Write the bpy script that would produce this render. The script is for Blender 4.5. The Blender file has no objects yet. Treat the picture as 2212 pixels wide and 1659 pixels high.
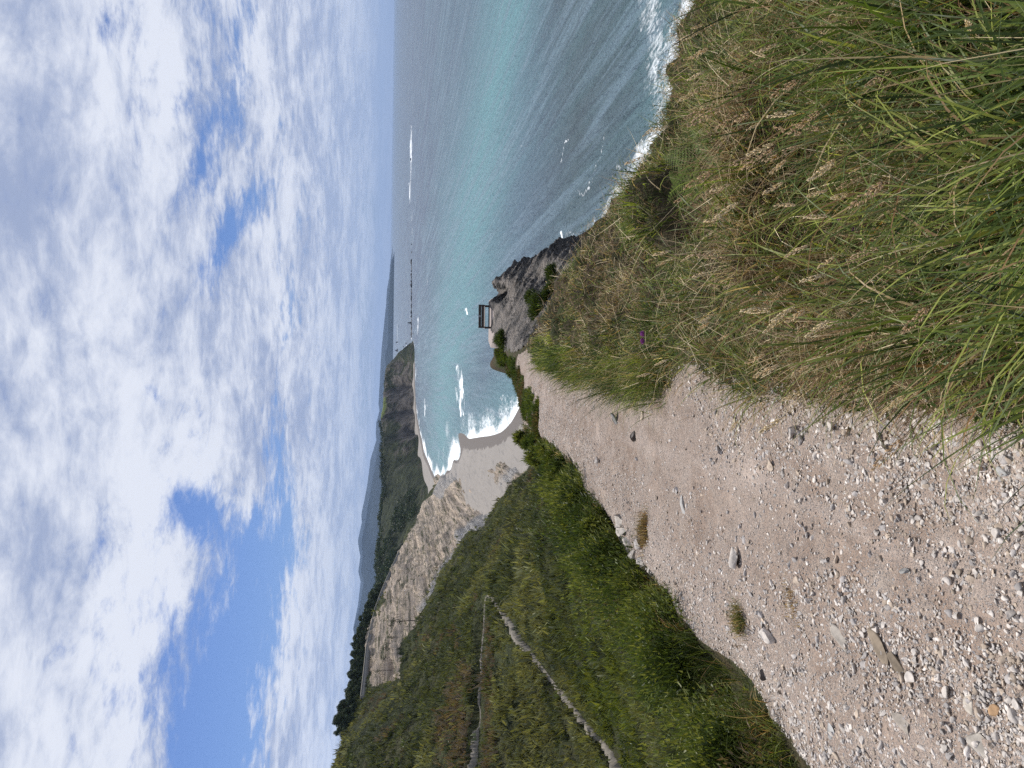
import bpy, math, random
import numpy as np
from mathutils import Matrix, Vector

RNG = np.random.default_rng(7)
random.seed(7)
SC = bpy.context.scene
COL = SC.collection
SEA = -45.0                      # sea level below the eye
rad = math.radians

# ------------------------------------------------------------------ camera
FPX, CX, CY = 1598.0, 1106.0, 829.5
PITCH, ROLL = rad(9.5), 0.0135
sp, cp, sr, cr = math.sin(PITCH), math.cos(PITCH), math.sin(ROLL), math.cos(ROLL)
FWD = np.array([0, cp, -sp]); UP0 = np.array([0, sp, cp]); RT0 = np.array([1.0, 0, 0])
RT = RT0 * cr + UP0 * sr
UP = UP0 * cr - RT0 * sr
cam = bpy.data.cameras.new("camera")
cam.sensor_fit = 'HORIZONTAL'; cam.sensor_width = 36.0; cam.lens = 36.0 * FPX / 2212.0
cam.clip_start = 0.05; cam.clip_end = 200000
camo = bpy.data.objects.new("camera", cam); COL.objects.link(camo)
m = Matrix.Identity(4)
for i, v in enumerate((-UP, RT, -FWD)):        # the photograph lies on its side: image right is down
    for k in range(3):
        m[k][i] = v[k]
camo.matrix_world = m
SC.camera = camo

# ------------------------------------------------------------------ light
SUN_AZ, SUN_EL = rad(-24), rad(55)              # azimuth from +Y towards +X
sun = bpy.data.lights.new("sun", 'SUN'); sun.energy = 5.0; sun.angle = rad(0.5); sun.color = (1.0, 0.955, 0.89)
suno = bpy.data.objects.new("sun", sun); COL.objects.link(suno)
sd = Vector((math.sin(SUN_AZ) * math.cos(SUN_EL), math.cos(SUN_AZ) * math.cos(SUN_EL), math.sin(SUN_EL)))
suno.rotation_euler = sd.to_track_quat('Z', 'Y').to_euler()
SC.view_settings.view_transform = 'Standard'; SC.view_settings.look = 'None'
SC.view_settings.exposure = 0.0; SC.view_settings.gamma = 1.0
SC.view_settings.use_curve_mapping = False
SC.render.engine = 'CYCLES'
SC.cycles.max_bounces = 6; SC.cycles.diffuse_bounces = 3; SC.cycles.transmission_bounces = 3
SC.cycles.transparent_max_bounces = 4; SC.cycles.volume_bounces = 0
SC.cycles.use_denoising = False
SC.cycles.sample_clamp_indirect = 4.0


class NT:
    """tiny node-tree writer"""
    def __init__(s, tree):
        s.t = tree; s.n = tree.nodes; s.l = tree.links
    def put(s, sock, v):
        if isinstance(v, bpy.types.NodeSocket):
            s.l.new(v, sock)
        elif v is not None:
            sock.default_value = v
    def node(s, typ, ins=None, **props):
        n = s.n.new(typ)
        for k, v in props.items():
            setattr(n, k, v)
        for k, v in (ins or {}).items():
            s.put(n.inputs[k], v)
        return n
    def m(s, op, a, b=None, c=None, clamp=False):
        n = s.n.new('ShaderNodeMath'); n.operation = op; n.use_clamp = clamp
        s.put(n.inputs[0], a)
        if b is not None: s.put(n.inputs[1], b)
        if c is not None: s.put(n.inputs[2], c)
        return n.outputs[0]
    def vm(s, op, a, b=None):
        n = s.n.new('ShaderNodeVectorMath'); n.operation = op
        s.put(n.inputs[0], a)
        if b is not None: s.put(n.inputs[1], b)
        return n.outputs['Value'] if op in ('DOT_PRODUCT', 'LENGTH') else n.outputs[0]
    def mix(s, f, a, b):
        n = s.n.new('ShaderNodeMix'); n.data_type = 'RGBA'
        s.put(n.inputs['Factor'], f); s.put(n.inputs[6], a); s.put(n.inputs[7], b)
        return n.outputs[2]
    def ramp(s, f, lo, hi):
        n = s.n.new('ShaderNodeMapRange'); n.interpolation_type = 'SMOOTHSTEP'
        s.put(n.inputs[0], f); n.inputs[1].default_value = lo; n.inputs[2].default_value = hi
        return n.outputs[0]
    def noise(s, vec, scale, detail=4, rough=0.55, dist=0.0, out=0):
        n = s.node('ShaderNodeTexNoise', {'Scale': scale, 'Detail': detail, 'Roughness': rough, 'Distortion': dist})
        if vec is not None: s.l.new(vec, n.inputs['Vector'])
        return n.outputs[out]
    def attr(s, name):
        return s.node('ShaderNodeAttribute', attribute_name=name)


def C4(c):
    return (c[0], c[1], c[2], 1.0)


# ------------------------------------------------------------------ sky
def pix_dir(px, py):
    a = (CY - py) / FPX; b = (CX - px) / FPX
    d = FWD + RT * a + UP * b
    return d / np.linalg.norm(d)

world = bpy.data.worlds.new("World"); SC.world = world; world.use_nodes = True
w = NT(world.node_tree); w.n.clear()
sky = w.node('ShaderNodeTexSky', sky_type='NISHITA', sun_disc=False, sun_elevation=SUN_EL, sun_rotation=SUN_AZ,
             altitude=50, air_density=1.0, dust_density=0.6, ozone_density=2.5)
dirv = w.node('ShaderNodeTexCoord').outputs['Generated']
sx = w.node('ShaderNodeSeparateXYZ', {0: dirv})
el = w.m('ARCSINE', sx.outputs[2]); az = w.m('ARCTAN2', sx.outputs[0], sx.outputs[1])
zc = w.m('ADD', w.m('MAXIMUM', sx.outputs[2], 0.0), 0.11)
qx = w.m('DIVIDE', sx.outputs[0], zc); qy = w.m('DIVIDE', sx.outputs[1], zc)
q = w.node('ShaderNodeCombineXYZ', {0: qx, 1: qy, 2: 0.0}).outputs[0]
warp = w.vm('SUBTRACT', w.noise(q, 0.7, 3, 0.5, out=1), (0.5, 0.5, 0.5))
sc_ = w.node('ShaderNodeVectorMath', {0: warp, 'Scale': 0.55}, operation='SCALE').outputs[0]
qw = w.vm('ADD', q, sc_)
n_big = w.noise(qw, 0.75, 5, 0.55)
n_mid = w.noise(qw, 2.1, 8, 0.62)
n_fine = w.noise(qw, 5.0, 10, 0.68)
n_puff = w.noise(w.vm('ADD', qw, (4.7, 1.9, 0)), 11.0, 6, 0.62, 0.3)
n_mot = w.noise(w.vm('ADD', qw, (9.1, 2.3, 0)), 3.0, 6, 0.6)

def blob(px, py, rx, ry, ang=0.0):
    """soft patch of sky around one direction, radii in degrees"""
    d = pix_dir(px, py)
    a0 = math.atan2(d[0], d[1]); e0 = math.asin(d[2])
    da = w.m('SUBTRACT', az, a0); de = w.m('SUBTRACT', el, e0)
    c, s_ = math.cos(rad(ang)), math.sin(rad(ang))
    u = w.m('ADD', w.m('MULTIPLY', da, c / rad(rx)), w.m('MULTIPLY', de, s_ / rad(rx)))
    v = w.m('ADD', w.m('MULTIPLY', da, -s_ / rad(ry)), w.m('MULTIPLY', de, c / rad(ry)))
    r2 = w.m('ADD', w.m('MULTIPLY', u, u), w.m('MULTIPLY', v, v))
    return w.m('POWER', 2.718, w.m('MULTIPLY', r2, -1.0))

HOLES = [  # px, py, radius along, radius across, angle, weight
    (485, 1500, 7.0, 2.0, 18, 0.82), (538, 1320, 6.2, 2.0, 8, 0.85), (425, 1640, 6.0, 2.3, 20, 0.85),
    (600, 1170, 4.0, 1.7, 0, 0.7), (410, 1100, 2.6, 1.6, 30, 0.75), (600, 975, 3.0, 1.0, 5, 0.45),
    (500, 500, 5.0, 1.0, -32, 0.62), (440, 330, 6.0, 1.2, -24, 0.30), (480, 90, 9.0, 2.2, -8, 0.30),
    (230, 60, 2.6, 1.0, -30, 0.5), (620, 640, 3.5, 1.0, 0, 0.35), (330, 850, 1.4, 0.6, 20, 0.45),
    (810, 500, 12.0, 1.2, 0, 0.4), (790, 850, 9.0, 0.9, 0, 0.3)]
hole = None
for h in HOLES:
    b_ = w.m('MULTIPLY', blob(*h[:5]), h[5])
    hole = b_ if hole is None else w.m('ADD', hole, b_)
cov = w.m('ADD', w.m('MULTIPLY', n_big, 0.45), w.m('MULTIPLY', n_mid, 0.75))
cov = w.m('ADD', cov, w.m('ADD', w.m('MULTIPLY', n_fine, 0.75), w.m('MULTIPLY', n_puff, 0.62)))
cov = w.m('SUBTRACT', cov, w.m('MULTIPLY', hole, 0.66))
cov = w.m('ADD', cov, w.m('MULTIPLY', w.m('SUBTRACT', 1.0, w.ramp(el, rad(1.5), rad(6.5))), 0.10))
lowfade = w.ramp(el, rad(1.0), rad(7.0))
dens = w.ramp(cov, 0.80, 1.20)
dens = w.m('MULTIPLY', dens, w.m('ADD', w.m('MULTIPLY', lowfade, 0.10), 0.90))
# cloud tone: thin parts lit white, thick undersides blue-grey, brighter towards the sun
WHITE = [(150, 1350, 16, 9, 0, 0.16), (60, 1000, 9, 6, 0, 0.08), (650, 1400, 14, 2.6, 8, 0.22), (330, 1150, 8, 4, 0, 0.12), (100, 100, 14, 8, 0, 0.16)]
wt = None
for h in WHITE:
    b_ = w.m('MULTIPLY', blob(*h[:5]), h[5])
    wt = b_ if wt is None else w.m('ADD', wt, b_)
shade_n = w.noise(w.vm('ADD', qw, (3.1, 7.7, 0)), 1.25, 6, 0.55)
tone = w.m('ADD', w.m('MULTIPLY', shade_n, 1.7), w.m('ADD', w.m('MULTIPLY', n_fine, 0.75), w.m('ADD', w.m('MULTIPLY', n_mid, 0.35), w.m('ADD', w.m('MULTIPLY', n_mot, 1.25), w.m('MULTIPLY', n_puff, 0.9)))))
tone = w.m('ADD', w.m('SUBTRACT', tone, 2.10), wt)
tone = w.ramp(tone, 0.02, 0.80)
ccol = w.mix(tone, C4((3.5, 4.2, 6.1)), C4((8.1, 8.45, 9.4)))
hz = w.m('SUBTRACT', 1.0, w.ramp(el, rad(0.0), rad(8.0)))
ccol = w.mix(w.m('MULTIPLY', hz, 0.5), ccol, C4((5.2, 6.1, 8.0)))
gain = w.node('ShaderNodeVectorMath', {0: sky.outputs[0], 1: (0.42, 0.55, 0.86)}, operation='MULTIPLY').outputs[0]
skyc = w.mix(dens, gain, ccol)
bg = w.node('ShaderNodeBackground', {'Color': skyc, 'Strength': 0.1})
w.l.new(bg.outputs[0], w.node('ShaderNodeOutputWorld').inputs['Surface'])
world.cycles.sampling_method = 'MANUAL'; world.cycles.sample_map_resolution = 1024


# ------------------------------------------------------------------ helpers
def ray(px, py):
    a = (CY - py) / FPX; b = (CX - px) / FPX
    return FWD + RT * a + UP * b

def P(px, py, depth):
    d = ray(px, py); return d * (depth / d[1])

def PZ(px, py, z):
    d = ray(px, py); return d * (z / d[2])

def proj(v):
    c = v @ FWD; c = np.where(np.abs(c) < 1e-6, 1e-6, c)
    return CX - FPX * (v @ UP) / c, CY - FPX * (v @ RT) / c

def _h(ix, iy, iz, seed):
    n = (ix * 374761393 + iy * 668265263 + iz * 2147483647 + seed * 974634777) & 0xFFFFFFFF
    n = ((n ^ (n >> 13)) * 1274126177) & 0xFFFFFFFF
    n = n ^ (n >> 16)
    return (n & 0xFFFFFF) / float(0xFFFFFF)

def vnoise(p, seed=0):
    p = np.asarray(p, float)
    i = np.floor(p).astype(np.int64); f = p - i; f = f * f * f * (f * (f * 6 - 15) + 10)
    r = 0
    for dx in (0, 1):
        wx = f[:, 0] if dx else 1 - f[:, 0]
        for dy in (0, 1):
            wy = f[:, 1] if dy else 1 - f[:, 1]
            for dz in (0, 1):
                wz = f[:, 2] if dz else 1 - f[:, 2]
                r = r + wx * wy * wz * _h(i[:, 0] + dx, i[:, 1] + dy, i[:, 2] + dz, seed)
    return r * 2 - 1

def fbm(p, scale, octv=4, seed=0, gain=0.5):
    p = np.asarray(p, float) * scale; a, s, t = 1.0, 0, 0
    for k in range(octv):
        s = s + a * vnoise(p, seed + k * 17); t += a; a *= gain; p = p * 2.03 + 11.3
    return s / t

class Surf:
    """thin-plate height surface through world points, kept as slope z/y over (x/y, ln y)"""
    def __init__(s, pts, ka=4.0, lam=1e-4):
        p = np.array(pts, float); s.ka = ka
        s.c = np.stack([p[:, 0] / p[:, 1] * ka, np.log(p[:, 1])], 1); t = p[:, 2] / p[:, 1]
        n = len(p); K = s.phi(s.c, s.c) + np.eye(n) * lam
        A = np.zeros((n + 3, n + 3)); A[:n, :n] = K; A[:n, n] = 1; A[:n, n + 1:] = s.c
        A[n, :n] = 1; A[n + 1:, :n] = s.c.T
        s.w = np.linalg.lstsq(A, np.concatenate([t, [0, 0, 0]]), rcond=None)[0]
    def phi(s, a, b):
        d = ((a[:, None] - b[None]) ** 2).sum(2) + 1e-12
        return 0.5 * d * np.log(d)
    def z(s, x, y):
        x = np.asarray(x, float); y = np.asarray(y, float); shp = x.shape
        q_ = np.stack([(x / y * s.ka).ravel(), np.log(y).ravel()], 1); out = np.empty(len(q_)); n = len(s.c)
        for i in range(0, len(q_), 40000):
            qq = q_[i:i + 40000]
            out[i:i + 40000] = s.phi(qq, s.c) @ s.w[:n] + s.w[n] + qq @ s.w[n + 1:]
        return out.reshape(shp) * y

def hit(surf, px, py, y0, y1, n=1500):
    d = ray(px, py); ys = np.geomspace(y0, y1, n); xs = d[0] / d[1] * ys
    above = d[2] / d[1] * ys - surf.z(xs, ys)
    k = np.argmax(above < 0)
    if above[k] >= 0: k = n - 1
    return np.array([xs[k], ys[k], surf.z(xs[k:k + 1], ys[k:k + 1])[0]])

def set_attr(me, name, arr, typ):
    a = me.attributes.new(name, typ, 'POINT')
    if typ == 'FLOAT':
        a.data.foreach_set('value', np.ascontiguousarray(arr, np.float32).ravel())
    else:
        c = np.ones((len(arr), 4), np.float32); c[:, :3] = arr
        a.data.foreach_set('color', c.ravel())

def mesh(name, v, faces, mat, smooth=True, attrs=None, cols=None):
    """faces: list of (M,k) arrays"""
    me = bpy.data.meshes.new(name); v = np.ascontiguousarray(v, np.float32)
    faces = [f for f in faces if len(f)]
    me.vertices.add(len(v)); me.vertices.foreach_set('co', v.ravel())
    loops = np.concatenate([np.asarray(f).ravel() for f in faces]).astype(np.int32)
    tot = np.concatenate([np.full(len(f), np.asarray(f).shape[1]) for f in faces]).astype(np.int32)
    me.loops.add(len(loops)); me.loops.foreach_set('vertex_index', loops)
    me.polygons.add(len(tot)); me.polygons.foreach_set('loop_start', np.concatenate([[0], np.cumsum(tot)[:-1]]).astype(np.int32))
    me.polygons.foreach_set('loop_total', tot)
    if smooth: me.polygons.foreach_set('use_smooth', np.ones(len(tot), bool))
    for k, a in (attrs or {}).items(): set_attr(me, k, a, 'FLOAT')
    if cols is not None: set_attr(me, 'Col', cols, 'FLOAT_COLOR')
    me.update(calc_edges=True); me.validate()
    if mat: me.materials.append(mat)
    return me

def link(name, me, parent=None, loc=None):
    o = bpy.data.objects.new(name, me); COL.objects.link(o)
    if parent: o.parent = parent
    if loc is not None: o.location = loc
    return o

def tag(o, label=None, cat=None, group=None, kind=None):
    if label: o['label'] = label
    if cat: o['category'] = cat
    if group: o['group'] = group
    if kind: o['kind'] = kind
    return o

def empty(name, loc, rz=0.0, **kw):
    o = bpy.data.objects.new(name, None); COL.objects.link(o); o.empty_display_size = 0.1
    o.location = loc; o.rotation_euler = (0, 0, rz); return tag(o, **kw)

def copy_tree(o, loc, rz=0.0, scale=1.0, label=None):
    c = o.copy(); COL.objects.link(c); c.location = loc; c.rotation_euler = (0, 0, rz); c.scale = (scale,) * 3
    if label: c['label'] = label
    for ch in list(o.children):
        d = ch.copy(); COL.objects.link(d); d.parent = c
    return c

def grid_faces(nr, nc):
    i = np.arange(nr * nc).reshape(nr, nc)
    return np.stack([i[:-1, :-1].ravel(), i[:-1, 1:].ravel(), i[1:, 1:].ravel(), i[1:, :-1].ravel()], 1)

def polar(a0, a1, na, y0, y1, ny):
    A, Y = np.meshgrid(np.linspace(a0, a1, na), np.geomspace(y0, y1, ny))
    return A * Y, Y

def keep(v, f, fm):
    """only the faces in mask fm, vertices compacted"""
    f = f[fm]; u, inv = np.unique(f, return_inverse=True)
    return v[u], inv.reshape(f.shape), u

def dist_poly(px, py, pts):
    d = np.full(px.shape, 1e9)
    for (x0, y0), (x1, y1) in zip(pts[:-1], pts[1:]):
        dx, dy = x1 - x0, y1 - y0; t = np.clip(((px - x0) * dx + (py - y0) * dy) / (dx * dx + dy * dy + 1e-9), 0, 1)
        d = np.minimum(d, np.hypot(px - x0 - t * dx, py - y0 - t * dy))
    return d

def soft(px, py, poly, w_):
    d = dist_poly(px, py, list(poly) + [poly[0]])
    return np.clip(0.5 + np.where(inside(px, py, poly), d, -d) / w_, 0, 1)

def inside(px, py, poly):
    r = np.zeros(px.shape, bool); n = len(poly)
    for i in range(n):
        x0, y0 = poly[i]; x1, y1 = poly[(i + 1) % n]
        c = (y0 > py) != (y1 > py)
        r ^= c & (px < (x1 - x0) * (py - y0) / ((y1 - y0) or 1e-9) + x0)
    return r


# ------------------------------------------------------------------ materials
def material(name):
    mt = bpy.data.materials.new(name); mt.use_nodes = True; t = NT(mt.node_tree); t.n.clear()
    return mt, t

def finish(t, shader, disp=None):
    o = t.node('ShaderNodeOutputMaterial'); t.l.new(shader, o.inputs['Surface'])

def bsdf(t, col, rough=0.9, normal=None, spec=0.25):
    b = t.node('ShaderNodeBsdfPrincipled', {'Base Color': col, 'Roughness': rough, 'Specular IOR Level': spec})
    if normal is not None: t.l.new(normal, b.inputs['Normal'])
    return b.outputs[0]

def bump(t, h, strength, dist):
    return t.node('ShaderNodeBump', {'Height': h, 'Strength': strength, 'Distance': dist}).outputs[0]

def pos(t):
    return t.node('ShaderNodeNewGeometry').outputs['Position']

def leaf_material(name, trans=0.45, gloss=0.06):
    mt, t = material(name); c = t.attr('Col').outputs['Color']
    d = t.node('ShaderNodeBsdfDiffuse', {'Color': c}).outputs[0]
    bright = t.node('ShaderNodeVectorMath', {0: c, 1: (1.45, 1.35, 0.7)}, operation='MULTIPLY').outputs[0]
    tr = t.node('ShaderNodeBsdfTranslucent', {'Color': bright}).outputs[0]
    a = t.node('ShaderNodeMixShader', {0: trans, 1: d, 2: tr}).outputs[0]
    g = t.node('ShaderNodeBsdfGlossy', {'Color': (1, 1, 1, 1), 'Roughness': 0.45}).outputs[0]
    finish(t, t.node('ShaderNodeMixShader', {0: gloss, 1: a, 2: g}).outputs[0])
    return mt

M_LEAF = leaf_material("leaf", 0.36, 0.012)
M_TUFT = leaf_material("heath_leaf", 0.25, 0.02)
M_CROWN = leaf_material("crown_leaf", 0.22, 0.02)

def stone_material():
    mt, t = material("stone"); p = t.node('ShaderNodeTexCoord').outputs['Object']
    rnd = t.node('ShaderNodeObjectInfo').outputs['Random']; tint = t.attr('Col').outputs['Color']
    n = t.noise(p, 22, 6, 0.65); c = t.mix(t.ramp(n, 0.3, 0.7), C4((0.62, 0.60, 0.58)), C4((1.08, 1.04, 1.0)))
    c = t.node('ShaderNodeVectorMath', {0: c, 1: tint}, operation='MULTIPLY').outputs[0]
    v = t.m('ADD', t.m('MULTIPLY', rnd, 0.35), 0.82)
    c = t.node('ShaderNodeVectorMath', {0: c, 'Scale': v}, operation='SCALE').outputs[0]
    finish(t, bsdf(t, c, 0.85, bump(t, t.noise(p, 60, 4, 0.7), 0.5, 0.004)))
    return mt
M_STONE = stone_material()

def path_material():
    mt, t = material("gravel_path"); p = pos(t)
    big = t.noise(p, 0.9, 4, 0.6); mid = t.noise(p, 6, 5, 0.65); fine = t.noise(p, 55, 4, 0.7)
    dirt = t.mix(t.ramp(big, 0.35, 0.65), C4((0.275, 0.200, 0.152)), C4((0.338, 0.266, 0.218)))
    dirt = t.mix(t.ramp(mid, 0.4, 0.75), dirt, C4((0.36, 0.295, 0.245)))
    mpT = t.node('ShaderNodeMapping', {'Vector': p, 'Rotation': (0, 0, rad(6)), 'Scale': (1.7, 0.28, 1)}).outputs[0]
    dirt = t.mix(t.m('MULTIPLY', t.ramp(t.noise(mpT, 1.3, 4, 0.6, 0.4), 0.45, 0.62), 0.65), dirt, C4((0.41, 0.335, 0.285)))
    vo = t.node('ShaderNodeTexVoronoi', {'Scale': 48, 'Randomness': 1.0}); t.l.new(t.vm('ADD', p, t.noise(p, 14, 2, 0.5, out=1)), vo.inputs['Vector'])
    sep = t.node('ShaderNodeSeparateColor', {0: vo.outputs['Color']})
    chip = t.m('MULTIPLY', t.ramp(sep.outputs[0], 0.45, 0.5), t.m('SUBTRACT', 1.0, t.ramp(vo.outputs['Distance'], 0.30, 0.5)))
    chip = t.m('MULTIPLY', chip, t.ramp(t.noise(p, 2.6, 3, 0.6), 0.30, 0.55))
    cc = t.mix(sep.outputs[1], C4((0.30, 0.285, 0.28)), C4((0.66, 0.615, 0.575)))
    c = t.mix(chip, dirt, cc)
    vo2 = t.node('ShaderNodeTexVoronoi', {'Scale': 130, 'Randomness': 1.0}); t.l.new(p, vo2.inputs['Vector'])
    s2 = t.node('ShaderNodeSeparateColor', {0: vo2.outputs['Color']})
    grain = t.m('MULTIPLY', t.ramp(s2.outputs[0], 0.55, 0.6), t.m('SUBTRACT', 1.0, t.ramp(vo2.outputs['Distance'], 0.25, 0.5)))
    c = t.mix(t.m('MULTIPLY', grain, 0.7), c, t.mix(s2.outputs[2], C4((0.24, 0.22, 0.21)), C4((0.56, 0.53, 0.50))))
    h = t.m('ADD', t.m('MULTIPLY', chip, 0.6), t.m('ADD', t.m('MULTIPLY', grain, 0.3), t.m('MULTIPLY', fine, 0.35)))
    h = t.m('ADD', h, t.m('MULTIPLY', mid, 0.8))
    finish(t, bsdf(t, c, 0.92, bump(t, h, 1.0, 0.022), 0.2))
    return mt

def soil_material():
    mt, t = material("soil"); p = pos(t)
    a = t.noise(p, 0.8, 5, 0.6); b = t.noise(p, 9, 5, 0.7)
    c = t.mix(t.ramp(b, 0.3, 0.7), C4((0.035, 0.028, 0.018)), C4((0.095, 0.072, 0.046)))
    c = t.mix(t.m('MULTIPLY', t.ramp(a, 0.4, 0.65), 0.7), c, C4((0.045, 0.06, 0.022)))
    finish(t, bsdf(t, c, 0.95, bump(t, b, 1.0, 0.08), 0.1))
    return mt

def rock_material():
    mt, t = material("slate_rock"); p = pos(t)
    # strata run along a tilted plane
    mp = t.node('ShaderNodeMapping', {'Vector': p, 'Rotation': (rad(38), rad(-28), rad(20)), 'Scale': (0.5, 0.5, 4.5)}).outputs[0]
    st = t.noise(mp, 2.2, 9, 0.74, 0.6); n = t.noise(p, 1.4, 6, 0.62); f = t.noise(p, 9, 5, 0.7)
    c = t.mix(t.ramp(st, 0.40, 0.62), C4((0.018, 0.018, 0.017)), C4((0.235, 0.222, 0.205)))
    c = t.mix(t.m('MULTIPLY', t.ramp(n, 0.52, 0.76), 0.6), c, C4((0.30, 0.245, 0.195)))
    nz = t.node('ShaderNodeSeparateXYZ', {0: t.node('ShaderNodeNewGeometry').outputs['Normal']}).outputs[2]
    pale = t.m('MULTIPLY', t.ramp(nz, 0.6, 0.9), t.ramp(t.noise(p, 0.9, 3, 0.5), 0.35, 0.6))  # upward faces paler: sunlight on the rock's top put into the colour
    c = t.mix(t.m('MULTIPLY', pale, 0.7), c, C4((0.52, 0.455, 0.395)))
    c = t.mix(t.m('MULTIPLY', t.ramp(f, 0.55, 0.75), 0.5), c, C4((0.05, 0.048, 0.045)))
    h = t.m('ADD', t.m('MULTIPLY', st, 1.2), t.m('ADD', t.m('MULTIPLY', n, 0.6), t.m('MULTIPLY', f, 0.35)))
    finish(t, bsdf(t, c, 0.8, bump(t, h, 1.0, 1.6), 0.3))
    return mt

def hill_material():
    mt, t = material("hill_ground"); p = pos(t)
    scree = t.attr('scree').outputs['Fac']; tone = t.attr('tone').outputs['Fac']; grey = t.attr('grey').outputs['Fac']
    a = t.noise(p, 0.05, 6, 0.6); b = t.noise(p, 0.35, 7, 0.68); f = t.noise(p, 1.6, 5, 0.7)
    g = t.mix(t.ramp(b, 0.32, 0.68), C4((0.022, 0.028, 0.011)), C4((0.075, 0.085, 0.034)))
    g = t.mix(t.m('MULTIPLY', t.ramp(a, 0.45, 0.7), 0.6), g, C4((0.085, 0.075, 0.04)))
    mp = t.node('ShaderNodeMapping', {'Vector': p, 'Rotation': (rad(4), 0, rad(-6)), 'Scale': (0.9, 0.014, 0.9)}).outputs[0]
    st = t.noise(mp, 0.55, 8, 0.68, 0.6)
    r = t.mix(t.ramp(st, 0.34, 0.62), C4((0.225, 0.185, 0.145)), C4((0.56, 0.46, 0.365)))
    r = t.mix(t.m('MULTIPLY', t.ramp(f, 0.5, 0.75), 0.55), r, C4((0.10, 0.085, 0.065)))
    rg = t.mix(t.ramp(f, 0.36, 0.62), C4((0.11, 0.105, 0.10)), C4((0.46, 0.44, 0.42)))
    r = t.mix(grey, r, rg)
    mossy = t.m('MULTIPLY', t.ramp(t.noise(mp, 0.9, 6, 0.65), 0.50, 0.63), t.m('SUBTRACT', 1.0, grey))
    r = t.mix(t.m('MULTIPLY', mossy, 0.85), r, C4((0.06, 0.068, 0.03)))
    sm = t.ramp(t.m('ADD', scree, t.m('MULTIPLY', t.m('SUBTRACT', b, 0.5), 0.9)), 0.42, 0.58)
    c = t.mix(sm, g, r)
    h = t.m('ADD', t.m('MULTIPLY', b, 1.0), t.m('ADD', t.m('MULTIPLY', f, 0.5), t.m('MULTIPLY', st, 1.0)))
    finish(t, bsdf(t, c, 0.95, bump(t, h, 1.0, 1.6), 0.1))
    return mt

def headland_material():
    mt, t = material("headland_ground"); p = pos(t)
    fl = t.attr('field').outputs['Fac']; rk = t.attr('rock').outputs['Fac']
    a = t.noise(p, 0.012, 6, 0.62); b = t.noise(p, 0.06, 7, 0.7)
    mp = t.node('ShaderNodeMapping', {'Vector': p, 'Scale': (1.0, 1.0, 0.16)}).outputs[0]
    gul = t.noise(mp, 0.045, 6, 0.62, 0.4)
    c = t.mix(t.ramp(b, 0.3, 0.7), C4((0.012, 0.018, 0.009)), C4((0.046, 0.056, 0.026)))
    rr = t.mix(t.ramp(b, 0.35, 0.7), C4((0.045, 0.040, 0.036)), C4((0.20, 0.175, 0.155)))
    c = t.mix(t.m('MULTIPLY', t.ramp(t.m('ADD', t.m('MULTIPLY', gul, 1.0), t.m('MULTIPLY', rk, 0.35)), 0.58, 0.74), 0.9), c, rr)
    c = t.mix(fl, c, C4((0.12, 0.15, 0.045)))
    h = t.m('ADD', t.m('MULTIPLY', gul, 1.5), b)
    finish(t, bsdf(t, c, 0.95, bump(t, h, 1.0, 9.0), 0.1))
    return mt

def mountain_material():
    mt, t = material("hazed_mountain_forest"); p = pos(t)
    n = t.noise(p, 0.0012, 6, 0.6)
    c = t.mix(t.ramp(n, 0.3, 0.7), C4((0.013, 0.021, 0.030)), C4((0.034, 0.046, 0.054)))  # forest colour tinted blue, distance haze put into the base colour
    finish(t, bsdf(t, c, 1.0, bump(t, n, 0.8, 120), 0.0))
    return mt

def sand_material():
    mt, t = material("sand"); p = pos(t); z = t.node('ShaderNodeSeparateXYZ', {0: p}).outputs[2]
    a = t.noise(p, 0.06, 5, 0.6); f = t.noise(p, 0.7, 5, 0.7)
    c = t.mix(a, C4((0.215, 0.198, 0.180)), C4((0.285, 0.26, 0.235)))
    mp = t.node('ShaderNodeMapping', {'Vector': p, 'Rotation': (0, 0, rad(-14)), 'Scale': (0.6, 0.05, 0.3)}).outputs[0]
    c = t.mix(t.m('MULTIPLY', t.ramp(t.noise(mp, 0.9, 5, 0.6, 1.0), 0.53, 0.62), 0.5), c, C4((0.165, 0.155, 0.145)))
    hz_ = t.m('ADD', z, t.m('MULTIPLY', t.m('SUBTRACT', t.noise(p, 0.16, 4, 0.6), 0.5), 0.9))
    wet = t.m('SUBTRACT', 1.0, t.ramp(hz_, SEA + 0.66, SEA + 0.76))
    c = t.mix(t.m('MULTIPLY', wet, 0.9), c, C4((0.125, 0.11, 0.10)))
    peb = t.m('MULTIPLY', t.ramp(z, SEA + 2.0, SEA + 2.9), t.ramp(t.noise(p, 0.55, 5, 0.75), 0.52, 0.64))
    c = t.mix(t.m('MULTIPLY', peb, 0.7), c, C4((0.17, 0.15, 0.135)))
    finish(t, bsdf(t, c, 0.9, bump(t, f, 0.4, 0.25), 0.15))
    return mt

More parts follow.
